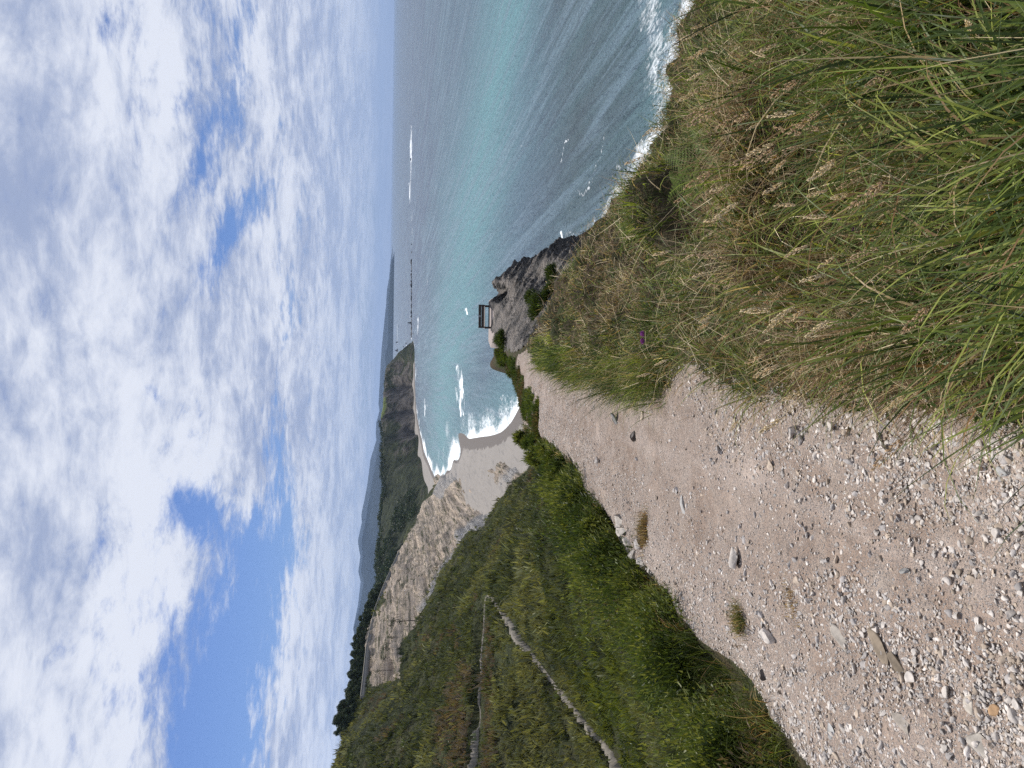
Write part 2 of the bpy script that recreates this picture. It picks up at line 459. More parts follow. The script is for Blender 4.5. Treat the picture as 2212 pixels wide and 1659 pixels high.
def sea_material():
    mt, t = material("sea_water"); p = pos(t)
    foam = t.attr('foam').outputs['Fac']; tq = t.attr('turq').outputs['Fac']; dk = t.attr('dark').outputs['Fac']
    rot = rad(10)      # crests run from far left to near right
    mpA = t.node('ShaderNodeMapping', {'Vector': p, 'Rotation': (0, 0, rot), 'Scale': (0.16, 0.012, 1)}).outputs[0]
    mpB = t.node('ShaderNodeMapping', {'Vector': p, 'Rotation': (0, 0, rot), 'Scale': (0.55, 0.13, 1)}).outputs[0]
    mpC = t.node('ShaderNodeMapping', {'Vector': p, 'Rotation': (0, 0, rot - 0.25), 'Scale': (1.0, 0.42, 1)}).outputs[0]
    mpL = t.node('ShaderNodeMapping', {'Vector': p, 'Rotation': (0, 0, rot), 'Scale': (0.020, 0.0016, 1)}).outputs[0]
    swell = t.noise(mpA, 0.6, 5, 0.6, 0.6); chop = t.noise(mpB, 0.9, 5, 0.62, 0.4); rip = t.noise(mpC, 1.6, 4, 0.65)
    band = t.noise(mpL, 0.8, 5, 0.6, 0.5)
    deep = t.mix(dk, C4((0.068, 0.100, 0.150)), C4((0.048, 0.072, 0.084)))
    f1 = t.m('ADD', tq, t.m('MULTIPLY', t.m('SUBTRACT', band, 0.5), 0.55))
    f1 = t.m('ADD', f1, t.m('MULTIPLY', t.m('SUBTRACT', swell, 0.5), 0.45), clamp=True)
    c = t.mix(f1, deep, C4((0.118, 0.275, 0.298)))
    mpS = t.node('ShaderNodeMapping', {'Vector': p, 'Rotation': (0, 0, rot), 'Scale': (0.30, 0.010, 1)}).outputs[0]
    c = t.mix(t.m('MULTIPLY', t.ramp(t.noise(mpS, 0.7, 6, 0.66, 0.8), 0.46, 0.64), 0.6), c, C4((0.165, 0.245, 0.300)))
    fo = t.noise(p, 0.42, 8, 0.74, 1.6); fo2 = t.noise(mpB, 1.1, 7, 0.74, 2.0)
    th = t.m('ADD', t.m('MULTIPLY', fo, 0.5), t.m('MULTIPLY', fo2, 0.5))
    th = t.m('ADD', t.m('MULTIPLY', t.m('SUBTRACT', th, 0.5), 1.9), 0.5)
    fm = t.ramp(t.m('ADD', th, t.m('MULTIPLY', t.m('SUBTRACT', foam, 0.5), 0.8)), 0.44, 0.92)
    fm = t.m('MULTIPLY', fm, t.ramp(foam, 0.02, 0.15))
    h = t.m('ADD', t.m('MULTIPLY', swell, 1.6), t.m('ADD', t.m('MULTIPLY', chop, 1.1), t.m('MULTIPLY', rip, 0.4)))
    nrm = bump(t, h, 1.0, 2.8)
    wat = t.node('ShaderNodeBsdfPrincipled', {'Base Color': c, 'Roughness': 0.42, 'IOR': 1.33, 'Normal': nrm}).outputs[0]
    fb = t.node('ShaderNodeBsdfDiffuse', {'Color': C4((0.80, 0.83, 0.84))}).outputs[0]
    finish(t, t.node('ShaderNodeMixShader', {0: fm, 1: wat, 2: fb}).outputs[0])
    return mt

def plain(name, col, rough=0.8, var=0.3, scale=8.0, spec=0.3):
    mt, t = material(name); p = t.node('ShaderNodeTexCoord').outputs['Object']
    n = t.noise(p, scale, 5, 0.65)
    c = t.mix(n, C4([k * (1 - var) for k in col]), C4([min(1, k * (1 + var)) for k in col]))
    finish(t, bsdf(t, c, rough, bump(t, n, 0.3, 0.02), spec)); return mt

M_PATH, M_SOIL, M_ROCK, M_HILL, M_HEAD, M_MOUNT, M_SAND, M_SEA = (path_material(), soil_material(), rock_material(), hill_material(),
    headland_material(), mountain_material(), sand_material(), sea_material())
M_WOOD = plain("dark_timber", (0.035, 0.024, 0.018), 0.6, 0.5, 14)
M_SEAT = plain("sunlit_seat_timber", (0.30, 0.27, 0.24), 0.45, 0.25, 14)  # paler than the other bench timber: sun glare painted into the seat
M_PLAQUE = plain("metal_plaque", (0.45, 0.46, 0.46), 0.35, 0.1, 30)
M_CONC = plain("concrete", (0.30, 0.255, 0.23), 0.9, 0.18, 2.5)
M_BARK = plain("bark", (0.07, 0.055, 0.045), 0.9, 0.4, 3)
M_WALL = plain("dry_stone", (0.16, 0.15, 0.14), 0.9, 0.5, 0.8)
M_COPE = plain("wall_coping", (0.42, 0.38, 0.31), 0.9, 0.25, 0.8)
M_SROCK = plain("sea_rock", (0.06, 0.055, 0.055), 0.7, 0.6, 0.25)
M_STACK = plain("stack_rock", (0.11, 0.10, 0.095), 0.85, 0.5, 0.05)
M_TRAIL = plain("trail_dirt", (0.185, 0.165, 0.135), 0.95, 0.65, 1.2)

# ------------------------------------------------------------------ near ground: the spur with the path
def zp(y):
    y = np.asarray(y, float)
    return -1.6 - 0.126 * y

def on_path(px, py):
    d = ray(px, py); k = d[2] / d[1]; y = 1.6 / (-k - 0.126); return d[0] / d[1] * y, y

L_PX = [(1145, 925), (1160, 935), (1200, 967), (1235, 1002), (1270, 1060), (1300, 1110), (1330, 1160), (1352, 1195), (1390, 1232), (1415, 1272),
        (1450, 1310), (1480, 1340), (1520, 1390), (1560, 1440), (1600, 1500), (1650, 1570), (1700, 1615), (1750, 1659)]
R_PX = [(1140, 752), (1160, 765), (1180, 788), (1250, 808), (1320, 838), (1400, 852), (1440, 838), (1470, 800), (1485, 768), (1510, 775), (1560, 830), (1650, 846),
        (1800, 850), (1950, 852), (2100, 862), (2212, 868)]
Lw = np.array(sorted([on_path(*q_)[::-1] for q_ in L_PX])); Rw = np.array(sorted([on_path(*q_)[::-1] for q_ in R_PX]))

def xl(y): return np.interp(y, np.r_[0.3, Lw[:, 0]], np.r_[Lw[0, 1] - 0.5, Lw[:, 1]])
def xr(y): return np.interp(y, Rw[:, 0], Rw[:, 1])

pts = []
for y in (0.6, 1.2, 2, 3.2, 5, 7, 10, 14, 19, 24, 28):
    a_, b_ = float(xl(y)), float(xr(y)); z0 = float(zp(y))
    for t_ in (0.0, 0.35, 0.7, 1.0):
        pts.append((a_ + (b_ - a_) * t_, y, z0 + 0.02 * math.sin(t_ * 3.1)))
    for k_, dx in enumerate((0.7, 1.8, 3.4)):
        dz = float(np.interp(y, (5, 7, 10, 14, 19, 24), ((0.12, 0.10, 0.08, 0.05, -0.10, -0.37), (0.0, -0.05, -0.15, -0.3, -0.65, -1.0), (-0.5, -0.9, -1.2, -1.45, -1.5, -1.55))[k_]))
        pts.append((b_ + dx * (1 if y < 20 else 0.8), y, z0 + dz))
    w_ = min(1.0, max(0.45, y / 8.0))
    for dx, dz in ((0.22, -0.16), (0.55, -0.34), (1.05, -0.66), (1.8, -1.5), (3.4, -3.4), (7, -7.6), (14, -15)):
        pts.append((a_ - dx, y, z0 + dz))
EDGE = [(1580, -120, 9.0), (1523, 0, 11.0), (1490, 110, 12.5), (1438, 290, 16.0), (1392, 370, 19), (1322, 460, 23), (1262, 535, 26)]
for e in EDGE:
    c = P(*e)
    pts.append((c[0], c[1], c[2] - 0.50))
    for dx, dz in ((0.8, -1.3), (2, -4.5), (5, -14), (12, -32)):
        pts.append((c[0] + dx, c[1], c[2] + dz))
for y, xs in ((1.0, 3.5), (2.5, 4.5), (5, 5.6), (7, 6)):
    pts.append((xs, y, float(zp(y)) - 0.9)); pts.append((xs + 4, y, float(zp(y)) - 5)); pts.append((xs + 10, y, float(zp(y)) - 16))
for e in ((1160, 722, 29), (1182, 692, 30), (1208, 642, 31.5), (1240, 568, 33)): pts.append(P(*e))
for e in ((1150, 742, 25.5), (1170, 712, 25), (1195, 680, 24.5), (1218, 630, 25), (1240, 575, 26)):
    c = P(*e); pts.append((c[0], c[1], c[2] - 0.22))
for e in ((1058, 650, 47.5), (1064, 612, 47), (1080, 598, 46.6), (1110, 580, 45.5), (1140, 565, 44.5), (1175, 546, 43), (1205, 540, 41), (1235, 538, 38)):
    c = P(*e); pts.append(c)
    for dx, dz in ((0.8, -1.5), (2.5, -6), (6, -16), (12, -30)): pts.append((c[0] + dx, c[1] + dx * 0.3, c[2] + dz))
for e in ((1110, 640, 43.5), (1150, 605, 42), (1180, 590, 40.5), (1120, 680, 40), (1150, 655, 37.5), (1200, 570, 38.5), (1085, 650, 45.5),
          (1092, 722, 41), (1112, 742, 35), (1066, 700, 46.5), (1063, 684, 47.5), (1061, 668, 48), (1075, 690, 45)): pts.append(P(*e))
for e in ((1056, 713, 47.5), (1080, 742, 44), (1104, 800, 38), (1124, 850, 33.5)):
    c = P(*e); pts.append((c[0], c[1], c[2] - 0.15))
    for dx, dz in ((1.0, -0.9), (3, -3.2), (7, -8), (14, -16)): pts.append((c[0] - dx, c[1], c[2] + dz))
for x in (1, 3, 5, 7):
    pts.append((x, 50.5, -7.1)); pts.append((x, 53, -9.5)); pts.append((x, 60, -20))
NEAR = Surf(pts, lam=2e-5)

def near_z(x, y):
    """the spur with its roughness"""
    x = np.asarray(x, float); y = np.asarray(y, float); z = NEAR.z(x, y)
    v = np.stack([x.ravel(), y.ravel(), np.zeros(x.size)], 1)
    rough = (fbm(v, 1.1, 3, 5) * 0.05 + fbm(v, 5, 3, 9) * 0.018).reshape(x.shape)
    side = np.clip(np.maximum(x - xr(y) - 0.25, xl(y) - 0.2 - x) / 0.5, 0, 1) * np.clip((y - 1.6) / 1.5, 0, 1)
    humm = (fbm(v, 1.5, 3, 15) * 0.58).reshape(x.shape) * side * (y < 30)
    return z + rough + humm

X, Y = polar(-0.95, 0.95, 900, 0.7, 62, 900)
Z = near_z(X, Y)
V = np.stack([X, Y, np.maximum(Z, SEA - 1.5)], 2).reshape(-1, 3)
pn = fbm(V, 1.8, 4, 21) * 0.16 * np.clip(V[:, 1] / 6, 0.5, 1.3)
inpath = (V[:, 0] > xl(V[:, 1]) + pn) & (V[:, 0] < xr(V[:, 1]) + pn * 0.8) & (V[:, 1] < 31)
rock_zone = (V[:, 1] > 28.5) & (V[:, 0] > np.interp(V[:, 1], [28, 34, 40, 46, 52], [1.6, 1.6, 1.9, 2.2, 2.0]))
# path relief: worn rock ribs and washed-out dirt
rel = np.maximum(fbm(V * np.array([1, 0.45, 1]), 4.5, 4, 33), 0) * 0.035 + fbm(V, 16, 3, 35) * 0.010
V[:, 2] += np.where(inpath, rel, 0)
F = grid_faces(900, 900)
fp = inpath[F].all(1); fr = rock_zone[F].all(1)
v_, f_, _ = keep(V, F, fp)
tag(link("path", mesh("path", v_, [f_], M_PATH)), kind='structure', label="rough pale gravel path running down the spur", cat="path")
v_, f_, _ = keep(V, F, ~fp & ~fr)
tag(link("ground", mesh("ground", v_, [f_], M_SOIL)), kind='structure', label="brown soil slopes either side of the gravel path", cat="ground")

# rock outcrop with its own finer relief
gx = np.concatenate([np.linspace(0.9, 4.0, 60)[:-1], np.linspace(4.0, 12.0, 260)]); gy = np.linspace(27.8, 52.5, 300)
GX, GY = np.meshgrid(gx, gy); GZ = NEAR.z(GX, GY)
RV = np.stack([GX, GY, np.maximum(GZ, SEA - 1.5)], 2).reshape(-1, 3)
dzx = np.gradient(GZ, axis=1) / np.gradient(GX, axis=1); dzy = np.gradient(GZ, axis=0) / np.gradient(GY, axis=0)
nn = np.stack([-dzx, -dzy, np.ones_like(dzx)], 2).reshape(-1, 3); nn /= np.linalg.norm(nn, axis=1, keepdims=True)
cr_, sr_ = math.cos(rad(35)), math.sin(rad(35))
sv = np.stack([RV[:, 0] * 0.35, RV[:, 1] * 0.35, (RV[:, 2] * cr_ + RV[:, 0] * sr_ + RV[:, 1] * 0.3) * 2.2], 1)
plat = np.exp(-(((RV[:, 0] - 4.4) / 2.0) ** 2 + ((RV[:, 1] - 48.2) / 2.2) ** 2))
amp = (0.10 + 0.55 * np.clip(1 - nn[:, 2], 0, 0.8)) * (1 - plat)
edge = np.clip(np.minimum((RV[:, 1] - 27.8) / 1.2, (RV[:, 0] - 0.9) / 0.7), 0, 1)
dsp = (fbm(sv, 1.5, 6, 51, 0.66) * 1.5 + fbm(RV, 0.9, 5, 53, 0.6) * 0.7) * amp * edge - 0.12 * (1 - edge)
RV = RV + nn * dsp[:, None]
RF = grid_faces(300, len(gx))
rz_ = (GX > np.interp(GY, [28, 34, 40, 46, 52], [1.45, 1.45, 1.75, 2.05, 1.85])).ravel()
v_, f_, _ = keep(RV, RF, rz_[RF].all(1))
tag(link("rock_outcrop", mesh("rock_outcrop", v_, [f_], M_ROCK)), "dark layered slate outcrop dropping to the sea below the bench", "rock outcrop")

# ------------------------------------------------------------------ hill to the left
H = []
for e in [(1520, 1659, 30), (1440, 1659, 44), (1340, 1659, 70), (1200, 1659, 90), (1030, 1659, 118), (900, 1659, 150), (800, 1659, 180),
          (950, 1400, 200), (850, 1450, 252), (900, 1520, 190), (1000, 1500, 142), (1030, 1560, 130), (1100, 1450, 112), (1250, 1450, 78), (1350, 1500, 58), (1420, 1580, 46),
          (1330, 1330, 46), (1280, 1250, 56), (1240, 1100, 78), (1200, 1300, 86), (1180, 1100, 128), (1190, 1010, 170), (1052, 1285, 140), (1045, 1400, 132),
          (1100, 1330, 118), (1140, 1400, 100), (1100, 1150, 190), (1050, 1180, 215), (1100, 1080, 236), (1000, 1130, 330), (980, 1250, 235), (900, 1300, 300),
          (950, 1180, 370), (880, 1250, 372), (905, 1180, 450), (930, 1110, 540), (860, 1350, 300), (830, 1400, 290), (1060, 1090, 300), (1130, 1040, 215)]:
    H.append(P(*e))
CREST = [(727, 1659, 200), (734, 1630, 208), (742, 1595, 220), (755, 1578, 226), (773, 1530, 246), (783, 1510, 256), (788, 1463, 280), (794, 1401, 320),
         (803, 1358, 350), (812, 1318, 385), (824, 1284, 415), (834, 1259, 440), (865, 1189, 520), (882, 1138, 575), (908, 1101, 635), (926, 1069, 668)]
for e in CREST:
    c = P(*e); H.append(c)
    for k, dt in ((1.06, 0.002), (1.25, 0.010), (1.8, 0.035), (3.2, 0.07), (6, 0.10)):
        H.append((c[0] * k, c[1] * k, (c[2] / c[1] - dt) * c[1] * k))
FOOT = [(1200, 940, -43.5), (1165, 960, -43), (1140, 985, -42.6), (1115, 1004, -42.4), (1090, 1022, -42.2), (1064, 1037, -42), (1042, 1062, -41.6), (1025, 1080, -41),
        (1010, 1058, -41.5), (1000, 1045, -41.8), (992, 1027, -42.4), (985, 1010, -43.6), (979, 1000, -45), (967, 1017, -45), (942, 1038, -45)]
for e in FOOT:
    c = PZ(*e); H.append(c); H.append((c[0] + 12, c[1] + 1, c[2] - 5)); H.append((c[0] + 60, c[1] + 5, c[2] - 22))
for az_ in (-1.1, -0.8, -0.6, -0.45, -0.3, -0.15, 0.0):
    H.append((az_ * 10, 10, -22)); H.append((az_ * 18, 18, -20 - 8 * (az_ > -0.3)))
for a_, y_, z_ in ((-0.8, 40, -14), (-0.8, 80, -16), (-0.8, 140, -2), (-0.8, 200, 18), (-0.05, 60, -40), (0, 120, -50), (0.05, 250, -56)):
    H.append((a_ * y_, y_, z_))
HILL = Surf(H, lam=1e-4)
# two trails cut across the slope
T_LO = [hit(HILL, px, py, 30, 400) for px, py in ((1360, 1690), (1338, 1659), (1300, 1600), (1260, 1555), (1225, 1510), (1185, 1460), (1150, 1410), (1115, 1365), (1085, 1325), (1062, 1292), (1053, 1284))]
T_UP = [hit(HILL, px, py, 30, 400) for px, py in ((1053, 1284), (1047, 1300), (1046, 1340), (1042, 1400), (1040, 1460), (1036, 1520), (1034, 1580), (1031, 1640), (1029, 1690))]
def skyline(crest, az_, right):
    c = np.array([P(*e) for e in crest]); a_ = c[:, 0] / c[:, 1]; t_ = c[:, 2] / c[:, 1]; o = np.argsort(a_)
    return np.interp(az_, np.r_[a_[o], a_[o][-1] + 0.03], np.r_[t_[o], right])
nh, ma = 760, 820
X, Y = polar(-0.82, 0.06, ma, 22, 1200, nh)
V = np.stack([X, Y, np.minimum(HILL.z(X, Y), Y * skyline(CREST, X / Y, -0.05))], 2).reshape(-1, 3)
px, py = proj(V)
SCREE = [(792, 1480), (797, 1395), (808, 1335), (824, 1284), (834, 1259), (862, 1192), (884, 1138), (910, 1101), (930, 1066), (950, 1035), (975, 990), (1000, 1030),
         (1030, 1085), (1070, 1030), (1120, 990), (1160, 955), (1168, 966), (1118, 1015), (1070, 1085), (1030, 1140), (985, 1195), (950, 1240), (925, 1290), (905, 1330),
         (890, 1370), (880, 1400), (868, 1430), (845, 1462), (815, 1470)]
wob = fbm(np.stack([px, py, 0 * px], 1), 0.02, 4, 61) * 16
scree = soft(px + wob, py + wob * 0.7, SCREE, 9.0)
GREY = [(1165, 955), (1115, 1000), (1070, 1050), (1030, 1100), (985, 1170), (950, 1225), (925, 1275), (905, 1318), (915, 1322), (945, 1285), (985, 1215), (1030, 1152), (1070, 1095), (1118, 1022), (1168, 968)]
scree = np.maximum(scree, V[:, 2] < SEA + 4.2)
grey = soft(px + wob * 0.5, py + wob * 0.5, GREY, 8.0)
grey = np.maximum(grey, inside(px, py, [(930, 1066), (950, 1035), (975, 985), (1005, 1000), (990, 1030), (950, 1080)]).astype(float) * 0.9)
vn = np.array(V)
near_k = np.clip(V[:, 1] / 60, 0.4, 1.5)
heave = fbm(vn, 0.06, 4, 71) * 1.5 + fbm(vn, 0.3, 3, 73) * 0.55
gully = fbm(vn * np.array([1.0, 0.05, 1.0]), 0.13, 5, 75, 0.6)
cutd = dist_poly(px, py, [tuple(np.array(proj(t_[None]))[:, 0]) for t_ in T_LO]); cutu = dist_poly(px, py, [tuple(np.array(proj(t_[None]))[:, 0]) for t_ in T_UP])
notop = np.clip((V[:, 1] - 22) / 15, 0, 1)
dz_ = heave * near_k * notop + scree * (gully * 6.5 - 0.6)
sgn_u = px - np.interp(py, [1284, 1300, 1340, 1400, 1460, 1520, 1580, 1640, 1690], [1053, 1047, 1046, 1042, 1040, 1036, 1034, 1031, 1029])
cut = np.clip((-sgn_u - 1.5) / 4.0, 0, 1) * np.exp(-np.clip(-sgn_u - 5, 0, 1e3) / 38.0) * np.clip((py - 1290) / 40, 0, 1) * 1.5
sgn_l = px - np.interp(py, [1284, 1292, 1325, 1365, 1410, 1460, 1510, 1555, 1600, 1659, 1690], [1053, 1062, 1085, 1115, 1150, 1185, 1225, 1260, 1300, 1338, 1360])
cut = cut + np.clip((-sgn_l - 3) / 5.0, 0, 1) * np.exp(-np.clip(-sgn_l - 8, 0, 1e3) / 30.0) * np.clip((py - 1290) / 60, 0, 1) * (sgn_u > 8) * 0.9
dz_ *= 1 - 0.92 * np.exp(-(np.minimum(cutd, cutu) / 34.0) ** 2)
V[:, 2] = np.maximum(V[:, 2] + dz_ + cut, SEA - 2)
tone = fbm(vn, 0.03, 4, 81)
HV, HF = V, grid_faces(nh, ma)
tag(link("hill", mesh("hill", V, [HF], M_HILL, attrs={'scree': scree, 'grey': grey, 'tone': tone})), kind='structure', label="heath covered hill rising left above the beach with scree cliff", cat="hill")

def lift(surf_z, pts, n):
    """polyline resampled"""
    p = np.array(pts); s = np.r_[0, np.cumsum(np.linalg.norm(np.diff(p, axis=0), axis=1))]; t_ = np.linspace(0, s[-1], n)
    return np.stack([np.interp(t_, s, p[:, k]) for k in range(3)], 1)

from mathutils.bvhtree import BVHTree
hill_bvh = BVHTree.FromPolygons(V.tolist(), HF.tolist())
def hill_drop(x, y):
    h_ = hill_bvh.ray_cast(Vector((x, y, 500)), Vector((0, 0, -1)))[0]
    return h_.z if h_ else SEA

def trail(pts, wid, label):
    c = lift(None, pts, 160); d = np.gradient(c, axis=0); d /= np.linalg.norm(d[:, :2], axis=1, keepdims=True)
    nrm = np.stack([-d[:, 1], d[:, 0]], 1); v = []
    for i in range(len(c)):
        ww = wid * (0.55 + 0.9 * random.random())
        hs = [hill_drop(c[i, 0] + nrm[i, 0] * o, c[i, 1] + nrm[i, 1] * o) for o in (-ww, 0, ww)]
        hz_ = max(hs) + 0.03
        for o, hh in zip((-ww * 1.25, -ww * 0.8, ww * 0.8, ww * 1.25), (hs[0], hz_, hz_, hs[2])):
            v.append((c[i, 0] + nrm[i, 0] * o, c[i, 1] + nrm[i, 1] * o, hz_ if abs(o) < ww * 0.9 else hh - 0.15))
    tag(link("trail", mesh("trail", np.array(v), [grid_faces(len(c), 4)], M_TRAIL)), kind='structure', label=label, cat="trail")
trail(T_LO, 0.40, "narrow dirt trail contouring low across the heath slope")
trail(T_UP, 0.30, "faint upper trail doubling back across the heath slope")

# ------------------------------------------------------------------ beach, headland, mountains
W = [(1160, 815), (1145, 840), (1127, 870), (1104, 912), (1083, 933), (1055, 942), (1032, 945), (1012, 947), (993, 961), (981, 993), (967, 1016), (942, 1033),
     (928, 1004), (917, 979), (908, 937), (901, 900), (898, 866), (896, 818), (894, 770), (893, 735)]
B = []
for i, e in enumerate(W):
    c = PZ(e[0], e[1], SEA); B.append(c)
    dx, dy = (14, -4) if i < 10 else ((10, -30) if i > 12 else (5, -20))
    B.append((c[0] + dx, c[1] + dy, SEA - 0.9)); B.append((c[0] + dx * 4, c[1] + dy * 3, SEA - 4))
for e in FOOT[:12]: B.append(PZ(*e))
for e in FOOT[:10]:
    c = PZ(*e); B.append((c[0] - 25, c[1], -41))
for e in ((925, 1052), (914, 1027), (903, 983), (896, 937), (892, 889), (890, 831), (890, 780)):
    c = PZ(e[0], e[1], -42.2); B.append(c); B.append((c[0] - 20, c[1] + 30, -40.5))
BEACH = Surf(B, lam=1e-5)
X, Y = polar(-0.30, 0.10, 420, 190, 1600, 520)
bm_ = ((X / Y < 0.040) | (Y < 700)).ravel(); bf_ = grid_faces(520, 420)
tag(link("beach", mesh("beach", np.stack([X, Y, np.clip(BEACH.z(X, Y) - 6 * np.clip((X / Y - 0.045) / 0.01, 0, 1) * (Y > 900), SEA - 3, -39)], 2).reshape(-1, 3), [bf_[bm_[bf_].all(1)]], M_SAND)), kind='structure',
    label="pale sandy beach curving round the bay", cat="beach")

D = []
HC = [(892, 735, 1395), (881, 746, 1400), (868, 758, 1400), (858, 772, 1410), (842, 790, 1420), (837, 805, 1420), (836, 818, 1400), (833, 850, 1370), (829, 880, 1330), (824, 905, 1290),
      (829, 950, 1210), (829, 1010, 1120), (827, 1080, 1040), (823, 1150, 960), (821, 1210, 900), (821, 1290, 830), (824, 1350, 790), (832, 1450, 760), (840, 1600, 760), (850, 1750, 760)]
for e in HC:
    c = P(*e); D.append(c)
    for k, dt in ((1.1, 0.004), (1.3, 0.012), (1.7, 0.022), (2.6, 0.04)): D.append((c[0] * k, c[1] * k, c[2] * k - dt * c[1] * k))
for e in ((893, 735), (892, 790), (891, 831), (893, 889), (897, 937), (904, 983), (916, 1027), (926, 1052)):
    c = PZ(e[0], e[1], -43.0 if e[0] != 893 or e[1] != 735 else -46); D.append(c); D.append((c[0] * 0.97, c[1] * 0.97, c[2] - 4)); D.append((c[0] * 0.8, c[1] * 0.8, -70))
for e in ((870, 850, 1330), (868, 950, 1120), (880, 1000, 1010), (860, 1050, 1000), (890, 1060, 880), (905, 1090, 790), (870, 1150, 790), (843, 1150, 880), (848, 1240, 720), (838, 1310, 700),
          (850, 800, 1405), (870, 780, 1395)): D.append(P(*e))
for e in ((960, 1100, 560), (930, 1200, 520), (900, 1330, 480), (880, 1500, 450)): D.append(P(*e))
c = P(893, 735, 1380)
for dx in (25, 60, 150, 500): D.append((c[0] + dx, 1400, SEA - 2 - dx * 0.08)); D.append((c[0] + dx, 1550, SEA - 3 - dx * 0.08)); D.append((c[0] + dx, 1800, SEA - 3 - dx * 0.08))
for dy, zz in ((150, -60), (500, -90)): D.append((c[0] - 30, c[1] + dy, zz))
HEAD = Surf(D, lam=5e-5)
nd, md = 420, 800
X, Y = polar(-0.62, 0.12, md, 500, 2400, nd)
V = np.stack([X, Y, np.minimum(HEAD.z(X, Y), Y * skyline(HC, X / Y, -0.06))], 2).reshape(-1, 3); px, py = proj(V)
gl = fbm(V * np.array([1, 0.35, 0.2]), 0.022, 5, 91, 0.55)
slope_m = np.clip(1 - (V[:, 2] - 0) / 25, 0, 1) * np.clip((V[:, 2] - SEA) / 15, 0, 1)
V[:, 2] = np.maximum(V[:, 2] + gl * 13 * slope_m, SEA - 3)
rockm = np.exp(-((px - 880) / 14.0) ** 2) * np.exp(-((py - 890) / 60) ** 2) + 0.5 * np.exp(-((py - 850) / 120) ** 2)
field = inside(px + fbm(V, 0.02, 2, 93) * 2, py, [(829, 862), (825, 890), (824, 902), (829, 905), (838, 880), (838, 855)]).astype(float)
DV, DF = V, grid_faces(nd, md)
tag(link("headland", mesh("headland", V, [DF], M_HEAD, attrs={'rock': rockm, 'field': field})), kind='structure', label="dark gullied headland across the bay", cat="headland")

def ridge(crest, depth, wid, label, seed, rough):
    cr_pts = np.array([P(a_, b_, depth) for a_, b_ in crest]); order = np.argsort(cr_pts[:, 0]); cr_pts = cr_pts[order]
    xs = np.linspace(cr_pts[0, 0], cr_pts[-1, 0], 600); zs = np.interp(xs, cr_pts[:, 0], cr_pts[:, 2])
    ts = np.linspace(-1, 1, 61); v = []
    XX, TT = np.meshgrid(xs, ts); prof = (1 - np.abs(TT)) ** 0.8
    YY = depth + TT * wid; base = SEA - 20
    ZZ = base + (zs[None] - base) * prof
    pv = np.stack([XX, YY, ZZ], 2).reshape(-1, 3)
    n_ = fbm(pv * np.array([1, 0.5, 0]), 1.0 / rough, 5, seed).reshape(ZZ.shape)
    ZZ = ZZ + n_ * (zs[None] - base) * 0.35 * (np.abs(TT) * (1 - np.abs(TT)) * 4) + (n_ * 0.02 * (zs[None] - base))
    tag(link("mountain", mesh("mountain", np.stack([XX, YY, ZZ], 2).reshape(-1, 3), [grid_faces(61, 600)], M_MOUNT)), kind='structure', label=label, cat="mountain")

RA = [(845, 560), (843, 572), (840.4, 602), (836, 625), (834, 659), (831, 688), (827.5, 724), (824.6, 753), (822.4, 784), (820, 830), (817.8, 871), (820, 887), (813, 913), (812, 936),
      (813, 951), (800.5, 993), (793.5, 1050), (782, 1108), (783, 1125), (774, 1167), (779, 1201), (774, 1235), (779, 1256), (773, 1308), (762, 1358), (768, 1388), (772, 1440), (776, 1550), (780, 1700)]
RB = [(845, 575), (843, 600), (840, 645), (838.5, 702), (838, 745), (832, 767), (833, 790), (835, 830), (832, 870), (828, 920), (818, 965), (806, 1030), (795, 1090), (791, 1120), (781, 1168), (784, 1200),
      (780, 1235), (786, 1256), (778, 1308), (765, 1356), (772, 1390), (785, 1430), (792, 1500), (800, 1700)]
ridge(RA, 15000, 2600, "farthest pale blue mountain ridge behind the headland", 101, 2600)
ridge(RB, 8800, 1500, "nearer slate blue ridge in front of the pale mountain", 107, 1500)

# ------------------------------------------------------------------ sea
X, Y = polar(-0.40, 0.85, 560, 60, 60000, 1300)
V = np.stack([X, Y, np.full(X.shape, SEA)], 2).reshape(-1, 3); px, py = proj(V)
foam = np.zeros(len(V))
wv_ = np.stack([V[:, 0], V[:, 1], 0 * V[:, 0]], 1); wr = np.clip(400 / V[:, 1], 0.12, 1.6)
px_f = px + (fbm(wv_, 0.05, 4, 301) * 14 + fbm(wv_, 0.3, 3, 303) * 6) * wr; py_f = py + fbm(wv_, 0.03, 4, 305) * 16 * wr
fvar = np.clip(0.85 + 0.75 * fbm(wv_, 0.035, 4, 307), 0.15, 1.15); fvar = np.where(V[:, 1] > 900, np.clip(0.75 + 1.3 * fbm(wv_, 0.012, 4, 309), 0, 1.1), fvar)
def fline(pts, wid, amt=1.0):
    global foam
    foam = np.maximum(foam, amt * fvar * np.exp(-(dist_poly(px_f, py_f, pts) / wid) ** 2))
fline(W[2:6], 26, 1.05); fline(W[5:10], 24, 1.0); fline(W[9:13], 15, 1.05); fline(W[12:15], 5, 0.9); fline(W[14:20], 1.7, 1.0)
fline(W[1:4], 9, 0.9)
fline([(1127, 872), (1104, 914), (1083, 935), (1055, 944), (1032, 947), (1012, 949), (993, 963)], 8, 1.5); fline([(1110, 880), (1080, 905), (1050, 915), (1020, 920), (1000, 940), (985, 965), (965, 990)], 34, 0.66)
fline([(991, 793), (995, 830), (998, 888)], 5.5, 1.1); fline([(986, 840), (992, 870), (1000, 895)], 5, 1.1)
fline([(1010, 905), (1000, 930), (985, 965)], 16, 0.75); fline([(1060, 885), (1040, 900), (1020, 920)], 18, 0.55); fline([(975, 900), (965, 960), (955, 1000)], 12, 0.6)
